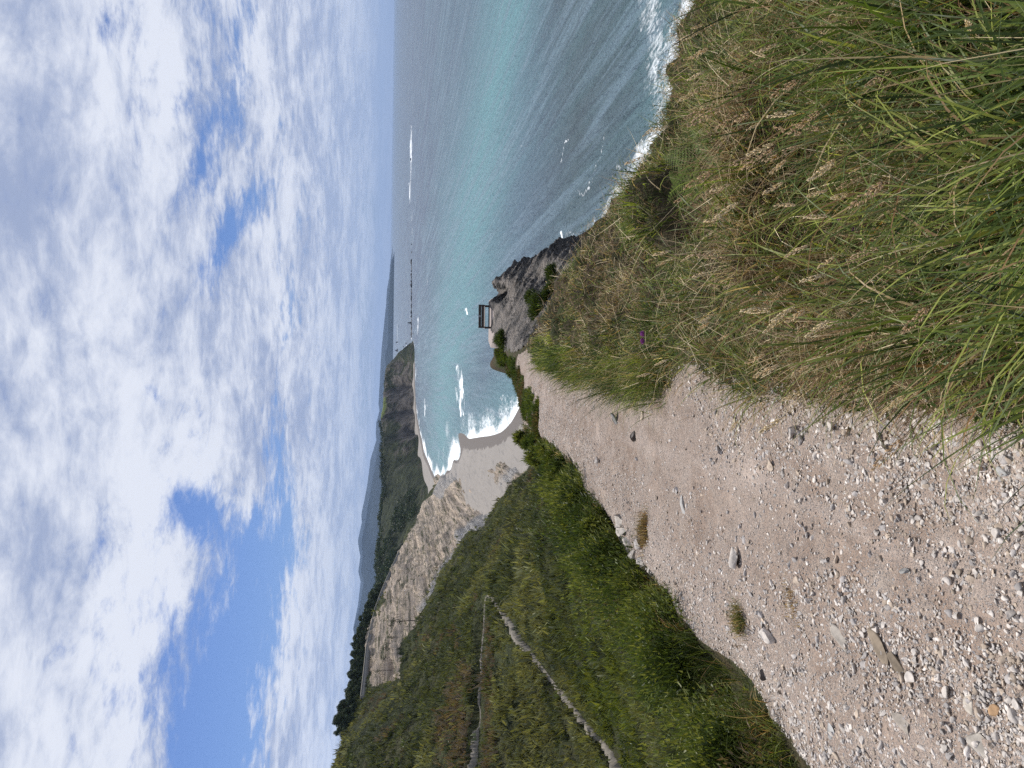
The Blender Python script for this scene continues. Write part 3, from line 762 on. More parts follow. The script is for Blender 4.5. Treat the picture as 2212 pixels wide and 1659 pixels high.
fline([(918, 863), (920, 902)], 1.3, 1.0); fline([(902, 687), (902.5, 722)], 1.2, 1.0); fline([(923, 588), (923.5, 614)], 1.0, 0.9); fline([(1003, 668), (1008, 675)], 3, 1.1)
fline([(1075, 790), (1090, 805)], 6, 0.55); fline([(1078, 870), (1082, 860)], 5, 0.6)
for a_, b_, c_ in ((270, 330, 889), (345, 395, 887.5), (400, 480, 889.5), (490, 530, 890.5), (545, 735, 888.5)):
    fline([(c_, a_), (c_ - 0.5, b_)], 1.0, 0.95)
fline([(888, 290), (886.5, 320), (888.5, 345)], 1.5, 1.1); fline([(884, 395), (886, 430), (887, 440)], 1.7, 1.1); fline([(864, 790), (868, 760), (880, 745)], 2.0, 0.9)
fline([(858, 700), (858, 745)], 0.8, 0.8); fline([(868, 660), (868, 690)], 0.6, 0.6); fline([(879, 742), (881, 690)], 0.7, 0.7); fline([(1133, 315), (1137, 318)], 2, 0.7)
fline([(1211, 500), (1216, 510), (1221, 520)], 5, 1.3); fline([(1206, 528), (1212, 518)], 3, 0.9)
fline([(1208, 345), (1222, 320), (1236, 290)], 2.2, 0.85); fline([(1244, 450), (1262, 400), (1280, 345), (1300, 285)], 2.2, 0.8); fline([(1220, 535), (1240, 500)], 3, 0.7)
fline([(1262, 512), (1290, 480), (1330, 425), (1370, 372), (1400, 315), (1425, 280)], 26, 0.82); fline([(1340, 360), (1350, 390), (1330, 420)], 12, 0.62)
fline([(1515, -20), (1490, 60), (1470, 130), (1450, 200)], 46, 0.80); fline([(1515, -20), (1495, 30), (1475, 80)], 16, 0.85); fline([(1400, 0), (1410, 80), (1430, 170), (1430, 260)], 44, 0.62)
d_beach = dist_poly(px, py, W)
fx, fy = V[:, 0], V[:, 1]; u_ = fx * math.cos(rad(10)) + fy * math.sin(rad(10)) * 0.9
turq = 0.15 + 0.75 * np.exp(-((px - (1000 + (600 - py) * 0.17)) / 62.0) ** 2) * (py < 2000)
turq = np.maximum(turq, 0.72 * np.exp(-(d_beach / 110) ** 2)); turq *= np.clip((px - 895) / 60, 0, 1)
turq = np.clip(turq + 0.25 * np.exp(-((px - 1440) / 60) ** 2), 0, 1)
dark = np.clip((px - 1120) / 120, 0, 1)
tag(link("sea", mesh("sea", V, [grid_faces(1300, 560)], M_SEA, attrs={'foam': foam, 'turq': turq, 'dark': dark})), kind='structure', label="turquoise and grey sea filling the bay", cat="sea")

# ------------------------------------------------------------------ air
hv = np.array([(x, y, z) for z in (SEA - 4.5, 900) for y in (-3000, 64000) for x in (-56000, 56000)], float)
hf = np.array([(0, 2, 3, 1), (4, 5, 7, 6), (0, 1, 5, 4), (2, 6, 7, 3), (0, 4, 6, 2), (1, 3, 7, 5)])   # all faces outward
mt, t = material("haze_air")
vol = t.node('ShaderNodeVolumePrincipled', {'Color': C4((0.48, 0.65, 0.95)), 'Density': 3.4e-5, 'Anisotropy': 0.0})
t.l.new(vol.outputs[0], t.node('ShaderNodeOutputMaterial').inputs['Volume'])
tag(link("haze", mesh("haze", hv, [hf], mt, smooth=False)), kind='stuff', label="thin blue summer haze over the sea", cat="haze")

# ------------------------------------------------------------------ plant builders
def blades(root, h, az_, lean, droop, wid, col, seg=4):
    """curved grass blades: roots (N,3), height, lean direction, initial lean, droop, width"""
    n = len(root); d = np.stack([np.cos(az_), np.sin(az_), np.zeros(n)], 1)
    tw = az_ + np.pi / 2 + RNG.uniform(-0.9, 0.9, n); side = np.stack([np.cos(tw), np.sin(tw), np.zeros(n)], 1)
    vs = []
    for k in range(seg + 1):
        t_ = k / seg; ang = lean + droop * t_ * t_ * 0.9
        if k == 0: c = root.copy()
        else:
            am = lean + droop * ((k - 0.5) / seg) ** 2 * 1.2
            c = c + (h / seg)[:, None] * (d * np.sin(am)[:, None] + np.array([0, 0, 1.0]) * np.cos(am)[:, None])
        ww = wid * (1 - t_ ** 1.6) * 0.5 + wid * 0.03
        if k < seg:
            vs.append(c - side * ww[:, None]); vs.append(c + side * ww[:, None])
        else: vs.append(c)
    m_ = 2 * seg + 1; v = np.stack(vs, 1).reshape(-1, 3); b = (np.arange(n) * m_)[:, None]
    q = [b + np.array([[2 * k, 2 * k + 1, 2 * k + 3, 2 * k + 2]]) for k in range(seg - 1)]
    q = np.concatenate(q) if q else np.zeros((0, 4), int)
    t3 = b + np.array([[2 * seg - 2, 2 * seg - 1, 2 * seg]])
    return v, q, t3, np.repeat(col, m_, 0)

class Pile:
    def __init__(s): s.v, s.q, s.t, s.c, s.n = [], [], [], [], 0
    def add(s, v, q, t3, c):
        s.v.append(v); s.c.append(c)
        if len(q): s.q.append(q + s.n)
        if len(t3): s.t.append(t3 + s.n)
        s.n += len(v)
    def mesh(s, name, mat, smooth=False):
        f = ([np.concatenate(s.q)] if s.q else []) + ([np.concatenate(s.t)] if s.t else [])
        return mesh(name, np.concatenate(s.v), f, mat, smooth, cols=np.concatenate(s.c))

def pick(cols, n, var=0.25, wts=None):
    cols = np.array(cols); k = RNG.choice(len(cols), n, p=wts)
    return np.clip(cols[k] * (1 + RNG.uniform(-var, var, (n, 1))), 0, 1)

def quads(c, nrm, size, col, asp=1.6):
    """small leaf-shaped quads"""
    n = len(c); r = RNG.normal(size=(n, 3)); u = np.cross(nrm, r); u /= np.linalg.norm(u, axis=1, keepdims=True) + 1e-9
    w_ = np.cross(nrm, u); w_ /= np.linalg.norm(w_, axis=1, keepdims=True) + 1e-9
    s_ = size[:, None]
    v = np.stack([c - u * s_ * asp, c + w_ * s_ * 0.55, c + u * s_ * asp, c - w_ * s_ * 0.55], 1).reshape(-1, 3)
    return v, np.arange(4 * n).reshape(n, 4), np.zeros((0, 3), int), np.repeat(col, 4, 0)

GREEN = [(0.075, 0.105, 0.020), (0.105, 0.135, 0.026), (0.045, 0.070, 0.015), (0.085, 0.115, 0.045), (0.140, 0.160, 0.035)]
STRAW = [(0.34, 0.25, 0.13), (0.44, 0.34, 0.20), (0.26, 0.17, 0.085), (0.22, 0.13, 0.06)]
BROWN = [(0.13, 0.085, 0.05), (0.20, 0.145, 0.10), (0.085, 0.06, 0.035)]

# ------------------------------------------------------------------ grass bank on the right
EX = np.array([(0.6, 1.6), (2, 2.2), (5, 4.2), (8, 5.2)] + [(P(*e)[1], P(*e)[0]) for e in EDGE[1:]] + [(29, 4.0), (32, 2.5)])
def xc(y): return np.interp(y, EX[:, 0], EX[:, 1])

def bank_points(n, y0=0.95, y1=28.5, e0=-0.05, e1=0.25):
    out = []
    while sum(len(o) for o in out) < n:
        y = np.exp(RNG.uniform(math.log(y0), math.log(y1), n * 3)); x = RNG.uniform(-0.15, 0.72, n * 3) * y
        p = np.stack([x, y, 0 * x], 1); ragged = fbm(p, 1.8, 4, 21) * 0.16 * np.clip(y / 6, 0.5, 1.3) * 0.8
        ok = (x > xr(y) + ragged + e0) & (x < xc(y) + e1)
        out.append(np.stack([x[ok], y[ok]], 1))
    o = np.concatenate(out)[:n]
    return np.stack([o[:, 0], o[:, 1], near_z(o[:, 0], o[:, 1]) - 0.015], 1)

def patch(p, s, seed): return fbm(p * np.array([1, 1, 0]), s, 3, seed)

G, DG = Pile(), Pile()
# short growth underneath, greens darkened to stand for shade between tussocks
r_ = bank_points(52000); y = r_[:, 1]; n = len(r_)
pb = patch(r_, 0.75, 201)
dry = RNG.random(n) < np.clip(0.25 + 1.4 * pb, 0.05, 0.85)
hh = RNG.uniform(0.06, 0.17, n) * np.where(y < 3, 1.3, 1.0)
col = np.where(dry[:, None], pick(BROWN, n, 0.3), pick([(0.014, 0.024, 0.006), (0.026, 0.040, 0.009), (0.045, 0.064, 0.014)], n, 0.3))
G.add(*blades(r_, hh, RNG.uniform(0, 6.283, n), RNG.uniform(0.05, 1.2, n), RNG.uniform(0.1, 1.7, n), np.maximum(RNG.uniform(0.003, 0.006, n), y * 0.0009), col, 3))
# tussocks: blades arching out of a shared root, one tone each
def tussocks(pile, n, y0, y1, nb, h0, h1, rad_, w0, w1, pal, keepf, var=0.25, seg=5, droop=(0.3, 1.9)):
    c = bank_points(n, y0, y1, 0.03, 0.05); c = c[keepf(c)]; c = c[(c[:, 1] > 3.2) | (c[:, 0] > xr(c[:, 1]) + 0.10) | (h1 < 0.3)]; n = len(c)
    if not n: return
    y = c[:, 1]; ht = RNG.uniform(h0, h1, n) * np.clip(1.12 - y / 45, 0.6, 1.1); base = pick(pal, n, 0.3)
    rt = np.repeat(c, nb, 0); off = RNG.normal(0, 1, (n * nb, 2)) * rad_ * np.repeat(np.clip(0.7 + y / 14, 0.8, 1.8), nb)[:, None]
    rt = rt + np.concatenate([off, np.zeros((n * nb, 1))], 1); d = np.hypot(off[:, 0], off[:, 1])
    comb = np.repeat(RNG.normal(2.1, 1.1, n), nb)
    a_ = np.arctan2(off[:, 1] + 0.6 * rad_ * np.sin(comb), off[:, 0] + 0.6 * rad_ * np.cos(comb)) + RNG.normal(0, 0.5, n * nb)
    hb = np.repeat(ht, nb) * RNG.uniform(0.5, 1.15, n * nb)
    cb = np.repeat(base, nb, 0) * RNG.uniform(1 - var, 1 + var, (n * nb, 1))
    st = RNG.random(n * nb) < 0.10; cb[st] = pick(STRAW, int(st.sum()), 0.2)
    pile.add(*blades(rt, hb, a_, np.clip(0.10 + 0.35 * d / rad_ + RNG.normal(0, 0.15, n * nb), 0, 1.3), RNG.uniform(*droop, n * nb), np.maximum(RNG.uniform(w0, w1, n * nb), np.repeat(y, nb) * 0.00062), cb, seg))
wet = lambda c: (patch(c, 0.75, 201) < 0.16) & (RNG.random(len(c)) < np.clip(0.75 + 1.2 * patch(c, 0.9, 211), 0.15, 1))
drier = lambda c: (patch(c, 0.75, 201) > -0.06)
YG = [(0.165, 0.205, 0.036), (0.105, 0.145, 0.026), (0.240, 0.265, 0.060), (0.032, 0.052, 0.011), (0.120, 0.150, 0.060), (0.055, 0.085, 0.016), (0.040, 0.062, 0.013)]
tussocks(G, 1500, 1.8, 27, 24, 0.16, 0.42, 0.06, 0.0046, 0.0100, YG, wet, 0.4)
tussocks(G, 1900, 5.0, 28, 16, 0.10, 0.28, 0.08, 0.0045, 0.010, YG, wet, 0.45, 4)
tussocks(G, 330, 0.95, 3.4, 20, 0.28, 0.70, 0.05, 0.0055, 0.0145, YG, lambda c: RNG.random(len(c)) < 0.9, 0.35, 7)
PS = [(0.66, 0.55, 0.36), (0.46, 0.36, 0.21), (0.28, 0.19, 0.10), (0.15, 0.095, 0.05), (0.10, 0.065, 0.035)]
tussocks(DG, 1450, 1.9, 27, 18, 0.12, 0.42, 0.07, 0.0026, 0.0058, PS, drier, 0.35, 4, (0.2, 2.0))
tussocks(DG, 1500, 2.2, 26, 18, 0.06, 0.18, 0.09, 0.003, 0.006, BROWN + [(0.30, 0.23, 0.17)], lambda c: patch(c, 0.75, 201) > 0.08, 0.35, 3, (-0.5, 2.2))
tussocks(DG, 260, 1.0, 4.5, 10, 0.30, 0.66, 0.05, 0.002, 0.0045, PS, lambda c: RNG.random(len(c)) < 0.8, 0.25, 6, (0.0, 1.4))
# lying, tangled straws
r_ = bank_points(5200, 1.9, 26); n = len(r_); r_[:, 2] += RNG.uniform(0.06, 0.26, n)
DG.add(*blades(r_, RNG.uniform(0.12, 0.42, n), RNG.uniform(0, 6.283, n), RNG.uniform(0.9, 1.7, n), RNG.uniform(-0.5, 0.9, n), np.maximum(0.0026, r_[:, 1] * 0.0008), pick(PS + YG[:2], n, 0.25), 4))
# the tall clump hanging over the path's right side
n = 190; y = np.exp(RNG.uniform(math.log(6.2), math.log(21), n)); x = xr(y) + np.abs(RNG.normal(0.12, 0.26, n)); nb = 34
c = np.stack([x, y, near_z(x, y)], 1); rt = np.repeat(c, nb, 0) + np.concatenate([RNG.normal(0, 0.09, (n * nb, 2)), np.zeros((n * nb, 1))], 1)
G.add(*blades(rt, RNG.uniform(0.18, 0.62, n * nb) * np.repeat(RNG.uniform(0.4, 1.25, n), nb), RNG.normal(2.9, 1.1, n * nb), RNG.uniform(0.05, 0.8, n * nb), RNG.uniform(0.3, 1.8, n * nb), np.repeat(np.maximum(0.006, y * 0.0009), nb), np.repeat(pick(YG + YG[3:4] + [(0.30, 0.24, 0.12)], n, 0.35), nb, 0) * RNG.uniform(0.6, 1.35, (n * nb, 1)), 5))
# broad blades at the camera's right hand
r_ = bank_points(650, 0.95, 2.6, 0.14); n = len(r_)
G.add(*blades(r_, RNG.uniform(0.35, 0.70, n), RNG.normal(2.0, 1.1, n), RNG.uniform(0.1, 0.7, n), RNG.uniform(0.4, 1.9, n), RNG.uniform(0.006, 0.013, n), pick([(0.125, 0.160, 0.035), (0.105, 0.145, 0.045), (0.085, 0.120, 0.024)], n, 0.2), 7))
# low broad leaves between the stems
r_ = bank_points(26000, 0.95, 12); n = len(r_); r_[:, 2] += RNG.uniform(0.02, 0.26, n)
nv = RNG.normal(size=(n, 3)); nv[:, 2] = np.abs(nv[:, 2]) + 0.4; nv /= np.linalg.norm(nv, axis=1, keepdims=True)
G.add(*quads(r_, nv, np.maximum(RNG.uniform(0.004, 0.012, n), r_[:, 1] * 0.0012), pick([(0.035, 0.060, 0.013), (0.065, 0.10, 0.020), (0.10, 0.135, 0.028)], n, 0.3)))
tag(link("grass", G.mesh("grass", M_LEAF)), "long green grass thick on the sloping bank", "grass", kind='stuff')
# dry stems and tangles
r_ = bank_points(4200, 1.2, 25, 0.0); n = len(r_); k = np.clip(0.35 + 1.4 * patch(r_, 0.75, 201), 0.08, 1) > RNG.random(n)
r_ = r_[k]; y = r_[:, 1]; n = len(y)
DG.add(*blades(r_, RNG.uniform(0.22, 0.55, n) * np.clip(1.3 - y / 14, 0.55, 1), RNG.normal(2.8, 1.2, n), RNG.uniform(0.02, 0.9, n), RNG.uniform(0.0, 0.9, n), np.maximum(0.0016, y * 0.0006), pick(STRAW, n, 0.3), 4))
r_ = bank_points(22000, 1.8, 24); n = len(r_); k = patch(r_, 0.75, 201) > 0.06; r_ = r_[k]; n = len(r_); r_[:, 2] += RNG.uniform(0.02, 0.20, n)
DG.add(*blades(r_, RNG.uniform(0.08, 0.22, n), RNG.uniform(0, 6.28, n), RNG.uniform(0.6, 1.9, n), RNG.uniform(-0.4, 0.8, n), np.maximum(0.002, r_[:, 1] * 0.0007), pick(BROWN + STRAW[:2], n, 0.3), 2))
tag(link("dry_grass", DG.mesh("dry_grass", M_LEAF)), "straw coloured dead stems tangled through the grassy bank", "dry grass", kind='stuff')

# ------------------------------------------------------------------ left verge: heather, gorse and grass falling away
U = Pile()
def mound(c, rr, h, n, pal, size, var=0.35):
    th = RNG.uniform(0, 6.283, n); ph = np.arccos(RNG.uniform(-0.1, 1, n)); r0 = RNG.uniform(0.55, 1.08, n) ** 0.5
    lump = 1 + 0.6 * fbm(np.stack([np.cos(th) * np.sin(ph) * 2 + c[0], np.sin(th) * np.sin(ph) * 2 + c[1], np.cos(ph) * 2], 1), 1.7, 2, 7)
    nv = np.stack([np.cos(th) * np.sin(ph), np.sin(th) * np.sin(ph), np.cos(ph)], 1)
    p = np.array(c) + nv * (np.array([rr, rr, h]) * (r0 * lump)[:, None])
    az2 = np.arctan2(nv[:, 1], nv[:, 0]) + RNG.normal(0, 0.7, n)
    return blades(p, size * RNG.uniform(0.6, 1.4, n), az2, np.clip(ph * 0.6 + RNG.normal(0, 0.45, n), -0.3, 1.6), RNG.uniform(-0.2, 0.6, n), size * RNG.uniform(0.16, 0.34, n), pick(pal, n, var), 2)

PAL_D = [(0.026, 0.042, 0.011), (0.042, 0.064, 0.016), (0.062, 0.088, 0.020)]
PAL_M = [(0.060, 0.088, 0.018), (0.085, 0.115, 0.022), (0.045, 0.068, 0.015)]
PAL_Y = [(0.085, 0.11, 0.022), (0.11, 0.125, 0.028), (0.06, 0.09, 0.02)]
PAL_L = [(0.110, 0.135, 0.030), (0.15, 0.165, 0.042), (0.070, 0.092, 0.020)]
PAL_B = [(0.085, 0.065, 0.035), (0.06, 0.055, 0.03), (0.12, 0.09, 0.05)]
for i in range(165):
    y = math.exp(RNG.uniform(math.log(2.4), math.log(30))); off = abs(RNG.normal(0.0, 1.0)) * (0.35 + 0.10 * min(y, 14)) * float(np.interp(y, (11, 17), (1.0, 0.6))) + 0.22
    if y < 5: off += 0.15
    x = float(xl(y)) - off
    z = float(near_z(np.array([x]), np.array([y]))[0]); rr = RNG.uniform(0.16, 0.50) * (0.72 + min(y, 12) / 20) * float(np.interp(y, (11, 17), (1.0, 0.42))); 
    pal = [PAL_D, PAL_D, PAL_D, PAL_M, PAL_L, PAL_L, PAL_Y, PAL_B][RNG.integers(8)]
    U.add(*mound((x, y, z + 0.10), rr, rr * RNG.uniform(0.8, 1.5), int(700 + 800 * rr), pal, max(0.045, y * 0.0066)))
n = 9000
y = np.exp(RNG.uniform(math.log(2.2), math.log(30), n)); x = xl(y) - 0.06 - np.abs(RNG.normal(0, 0.9, n)) * np.clip(y / 6, 0.45, 2)
r_ = np.stack([x, y, near_z(x, y) - 0.02], 1)
U.add(*blades(r_, RNG.uniform(0.10, 0.30, n) * np.clip(1 + 0.8 * patch(r_, 1.2, 215), 0.3, 1.6), RNG.uniform(0, 6.283, n), RNG.uniform(0.05, 0.8, n), RNG.uniform(0.1, 1.2, n),
              np.maximum(0.0025, y * 0.0007), np.where((RNG.random(n) < 0.16)[:, None], pick(STRAW, n), pick(PAL_M + PAL_Y + PAL_D, n)), 3))
n = 1500; y = RNG.uniform(2.6, 5.0, n); x = xl(y) - RNG.uniform(0.12, 1.0, n); k = patch(np.stack([x, y, 0 * x], 1), 1.6, 217) > -0.05; x, y = x[k], y[k]; n = len(x)
U.add(*blades(np.stack([x, y, near_z(x, y)], 1), RNG.uniform(0.2, 0.48, n), RNG.uniform(0, 6.28, n), RNG.uniform(0.05, 0.6, n), RNG.uniform(0.3, 1.5, n), RNG.uniform(0.002, 0.005, n), pick(GREEN, n), 5))
nt = 950; nb = 24; yv = np.exp(RNG.uniform(math.log(2.4), math.log(27), nt)); ov = np.abs(RNG.normal(0, 1, nt)) * (0.3 + 0.09 * np.minimum(yv, 12)) * np.interp(yv, (11, 17), (1, .6)) + 0.03
xv = xl(yv) - ov; cv = np.stack([xv, yv, near_z(xv, yv) - 0.02], 1); cv = cv[patch(cv, 1.3, 261) > -0.18]; nt = len(cv); yv = cv[:, 1]
rt = np.repeat(cv, nb, 0) + np.concatenate([RNG.normal(0, 0.05, (nt * nb, 2)), np.zeros((nt * nb, 1))], 1)
bc_ = np.where((RNG.random(nt) < 0.2)[:, None], pick(STRAW, nt, 0.3), pick([(0.112, 0.142, 0.029), (0.18, 0.198, 0.046), (0.065, 0.088, 0.019), (0.032, 0.048, 0.012)], nt, 0.3))
U.add(*blades(rt, np.repeat(RNG.uniform(0.12, 0.46, nt) * np.interp(yv, (10, 18), (1, 0.6)), nb) * RNG.uniform(0.5, 1.15, nt * nb), RNG.uniform(0, 6.283, nt * nb), np.abs(RNG.normal(0.35, 0.3, nt * nb)), RNG.uniform(0.2, 1.9, nt * nb),
              np.repeat(np.maximum(0.005, yv * 0.0009), nb), np.repeat(bc_, nb, 0) * RNG.uniform(0.6, 1.4, (nt * nb, 1)), 5))
# the thin line of growth past the end of the path
for i in range(110):
    t_ = RNG.random(); q0, q1 = ((1056, 722, 46), (1156, 940, 27))
    e = [q0[k] + (q1[k] - q0[k]) * t_ for k in range(3)]; e[0] += RNG.uniform(4, 30) * (0.5 + t_) ; e[1] += RNG.normal(0, 8)
    c = hit(NEAR, e[0], e[1], 20, 60)
    if t_ < 0.12: continue
    rr = RNG.uniform(0.15, 0.36)
    U.add(*mound((c[0], c[1], c[2] - 0.05), rr * 1.2, rr * 0.5, 420, [PAL_M, PAL_D, PAL_Y, PAL_B][RNG.integers(4)], c[1] * 0.0045))
tag(link("undergrowth", U.mesh("undergrowth", M_LEAF)), "dark heather and gorse growth along the path's left verge", "undergrowth", kind='stuff')

# ------------------------------------------------------------------ heath on the hill
nvert = len(HV); pvx, pvy = proj(HV)
hx = HV[RNG.integers(0, nvert, 330000)] ; hx = hx + np.stack([RNG.normal(0, 0.006, len(hx)) * hx[:, 1], RNG.normal(0, 0.004, len(hx)) * hx[:, 1], 0 * hx[:, 0]], 1)
ax_, ay_ = proj(hx); wob = fbm(np.stack([ax_, ay_, 0 * ax_], 1), 0.02, 4, 61) * 16
oks = ~inside(ax_ + wob, ay_ + wob * 0.7, SCREE) & (hx[:, 2] > SEA + 4.4) & (hx[:, 1] > 24) & (ay_ > 930) & (ay_ < 1720)
crest_x = np.interp(ay_, [e[1] for e in CREST][::-1], [e[0] for e in CREST][::-1])
dl = np.minimum(dist_poly(ax_, ay_, [tuple(np.array(proj(t_[None]))[:, 0]) for t_ in T_LO]) - 4.0, dist_poly(ax_, ay_, [tuple(np.array(proj(t_[None]))[:, 0]) for t_ in T_UP]) - 2.6)
oks &= (fbm(hx, 0.55, 3, 251) > -0.16) & (ax_ > crest_x - 4) & (dl > 0) & (hx[:, 1] < 560)
hx = hx[oks][:62000]; n = len(hx)
gi = np.array([hill_drop(a_, b_) for a_, b_ in hx[:, :2]]); hx[:, 2] = gi - 0.08
pt = fbm(hx, 0.045, 4, 221); pt2 = fbm(hx, 0.16, 3, 223); ax_, ay_ = proj(hx)
base = 1.2 * np.where((pt > 0.10)[:, None], pick([(0.105, 0.112, 0.042), (0.140, 0.140, 0.056)], n, 0.5), pick([(0.046, 0.056, 0.020), (0.085, 0.094, 0.034)], n, 0.5))
brown = (fbm(hx, 0.07, 3, 227) > 0.42) | ((np.abs(ay_ - 1600) < 60) & (np.abs(ax_ - 985) < 40)) | ((np.abs(ax_ - (1058 + (ay_ - 1400) * 0.02)) < 12) & (ay_ > 1330))
base = np.where((brown & (RNG.random(n) < 0.75))[:, None], pick([(0.150, 0.110, 0.070), (0.120, 0.095, 0.058)], n), base)
lush = np.exp(-((ax_ - (1280 + (ay_ - 1350) * 0.30)) / 55) ** 2) * np.clip((ay_ - 1150) / 120, 0, 1) * (fbm(hx, 0.12, 3, 229) > -0.12)
base = base * (1 - lush[:, None]) + lush[:, None] * pick([(0.130, 0.160, 0.026), (0.165, 0.185, 0.034), (0.065, 0.09, 0.018)], n)
su_ = ax_ - np.interp(ay_, [1284, 1300, 1340, 1400, 1460, 1520, 1580, 1640, 1690], [1053, 1047, 1046, 1042, 1040, 1036, 1034, 1031, 1029])
sl_ = ax_ - np.interp(ay_, [1284, 1292, 1325, 1365, 1410, 1460, 1510, 1555, 1600, 1659, 1690], [1053, 1062, 1085, 1115, 1150, 1185, 1225, 1260, 1300, 1338, 1360])
low_ = (ay_ > 1284) & (((su_ > 0) & (su_ < 13)) | ((sl_ > 0) & (sl_ < 15)))
T_ = Pile(); nb = 6
sz = (RNG.uniform(0.35, 0.95, n) ** 1.3 + 0.6 * (RNG.random(n) < 0.10)) * np.clip(0.95 + 0.9 * pt2, 0.35, 1.7) * np.clip(hx[:, 1] / 75, 0.55, 1.5) * np.where(low_, 0.28, 1.0)
rr = np.repeat(hx, nb, 0); szr = np.repeat(sz, nb)
rr = rr + np.stack([RNG.normal(0, 0.28, n * nb) * szr, RNG.normal(0, 0.28, n * nb) * szr, 0 * szr], 1)
T_.add(*blades(rr, szr * RNG.uniform(0.6, 1.25, n * nb), RNG.uniform(0, 6.283, n * nb), RNG.uniform(0.0, 0.75, n * nb), RNG.uniform(0, 0.9, n * nb), szr * RNG.uniform(0.10, 0.28, n * nb),
               np.repeat(base, nb, 0) * RNG.uniform(0.7, 1.35, (n * nb, 1)), 2))
bi = RNG.choice(n, 1500, replace=False); bi = bi[(fbm(hx[bi], 0.10, 3, 243) > -0.05)]
for i in bi:
    if low_[i]: continue
    c = hx[i]; r0 = RNG.uniform(0.35, 0.95) * np.clip(c[1] / 80, 0.6, 1.6); k = 70
    th = RNG.uniform(0, 6.283, k); u = RNG.uniform(0, 1, k); s_ = np.sqrt(1 - u * u); nv = np.stack([np.cos(th) * s_, np.sin(th) * s_, u], 1)
    pal = [[(0.026, 0.040, 0.012), (0.045, 0.062, 0.018)], [(0.06, 0.085, 0.022), (0.085, 0.11, 0.028)], [(0.10, 0.085, 0.05), (0.07, 0.065, 0.035)]][RNG.choice(3, p=[0.5, 0.35, 0.15])]
    T_.add(*blades(c + nv * np.array([r0, r0, r0 * 0.7]) * RNG.uniform(0.5, 1, (k, 1)), r0 * RNG.uniform(0.25, 0.55, k), th + RNG.normal(0, .6, k), RNG.uniform(0.1, 1.2, k), RNG.uniform(0, .6, k), r0 * RNG.uniform(0.08, 0.2, k), pick(pal, k, 0.4), 2))
tag(link("heath", T_.mesh("heath", M_TUFT)), "low olive heath and grass covering the hillside", "heath", kind='stuff')

# ------------------------------------------------------------------ trees
def crown_mesh(name, lobes, nq, size, pal, seed):
    """many leaf clumps spread through several uneven lobes"""
    g = Pile(); cs = []; ns = []; cc = []
    for (cx_, cy_, cz_, r0, rz) in lobes:
        k = int(nq * r0 * r0 * rz ** 0.5); th = RNG.uniform(0, 6.283, k); u = RNG.uniform(-0.75, 1, k); s_ = np.sqrt(1 - u * u)
        nv = np.stack([np.cos(th) * s_, np.sin(th) * s_, u], 1); rad_ = RNG.uniform(0.35, 1.1, k) ** 0.6
        cs.append(np.array([cx_, cy_, cz_]) + nv * np.array([r0, r0, rz]) * rad_[:, None]); ns.append(nv + RNG.normal(0, 0.6, (k, 3)))
        cc.append(pick(pal, k, 0.35) * RNG.uniform(0.75, 1.25))
    c = np.concatenate(cs); nv = np.concatenate(ns); nv /= np.linalg.norm(nv, axis=1, keepdims=True)
    g.add(*quads(c, nv, RNG.uniform(0.5, 1.2, len(c)) * size, np.concatenate(cc), 1.2))
    return g.mesh(name, M_CROWN)

def tube(path, radii, sides=7):
    path = np.array(path, float); v = []
    for i, p in enumerate(path):
        d = path[min(i + 1, len(path) - 1)] - path[max(i - 1, 0)]; d /= np.linalg.norm(d) + 1e-9
        a = np.cross(d, [0.3, 1, 0.1]); a /= np.linalg.norm(a); b = np.cross(d, a)
        for k in range(sides):
            t_ = 2 * math.pi * k / sides; v.append(p + (a * math.cos(t_) + b * math.sin(t_)) * radii[i])
    f = [(i * sides + k, i * sides + (k + 1) % sides, (i + 1) * sides + (k + 1) % sides, (i + 1) * sides + k) for i in range(len(path) - 1) for k in range(sides)]
    return np.array(v), np.array(f)

def join_tubes(name, tubes, mat):
    v, f, o = [], [], 0
    for a, b in tubes: v.append(a); f.append(b + o); o += len(a)
    return mesh(name, np.concatenate(v), [np.concatenate(f)], mat)

def pine_proto(h, spread, dense, seed):
    rs = random.Random(seed); tb = [tube([(0, 0, -1.5), (rs.uniform(-.2, .2), 0, h * 0.4), (rs.uniform(-.4, .4), 0.1, h * 0.75), (rs.uniform(-.3, .3), 0, h * 0.97)], [h * 0.02, h * 0.016, h * 0.011, h * 0.004])]
    lobes = []
    for k in range(dense):
        z = h * rs.uniform(0.16 if dense > 9 else 0.5, 0.96); a = rs.uniform(0, 6.28); rad_ = spread * (1.05 - 0.55 * z / h) * rs.uniform(0.2, 0.9)
        x, y_ = math.cos(a) * rad_, math.sin(a) * rad_
        tb.append(tube([(0, 0, z - h * 0.09), (x * 0.6, y_ * 0.6, z - h * 0.03), (x, y_, z)], [h * 0.007, h * 0.005, h * 0.002], 5))
        r0 = spread * rs.uniform(0.28, 0.5); lobes.append((x, y_, z, r0, r0 * rs.uniform(0.55, 0.85)))
    lobes.append((0, 0, h * 0.95, spread * 0.3, spread * 0.4))
    return tb, lobes

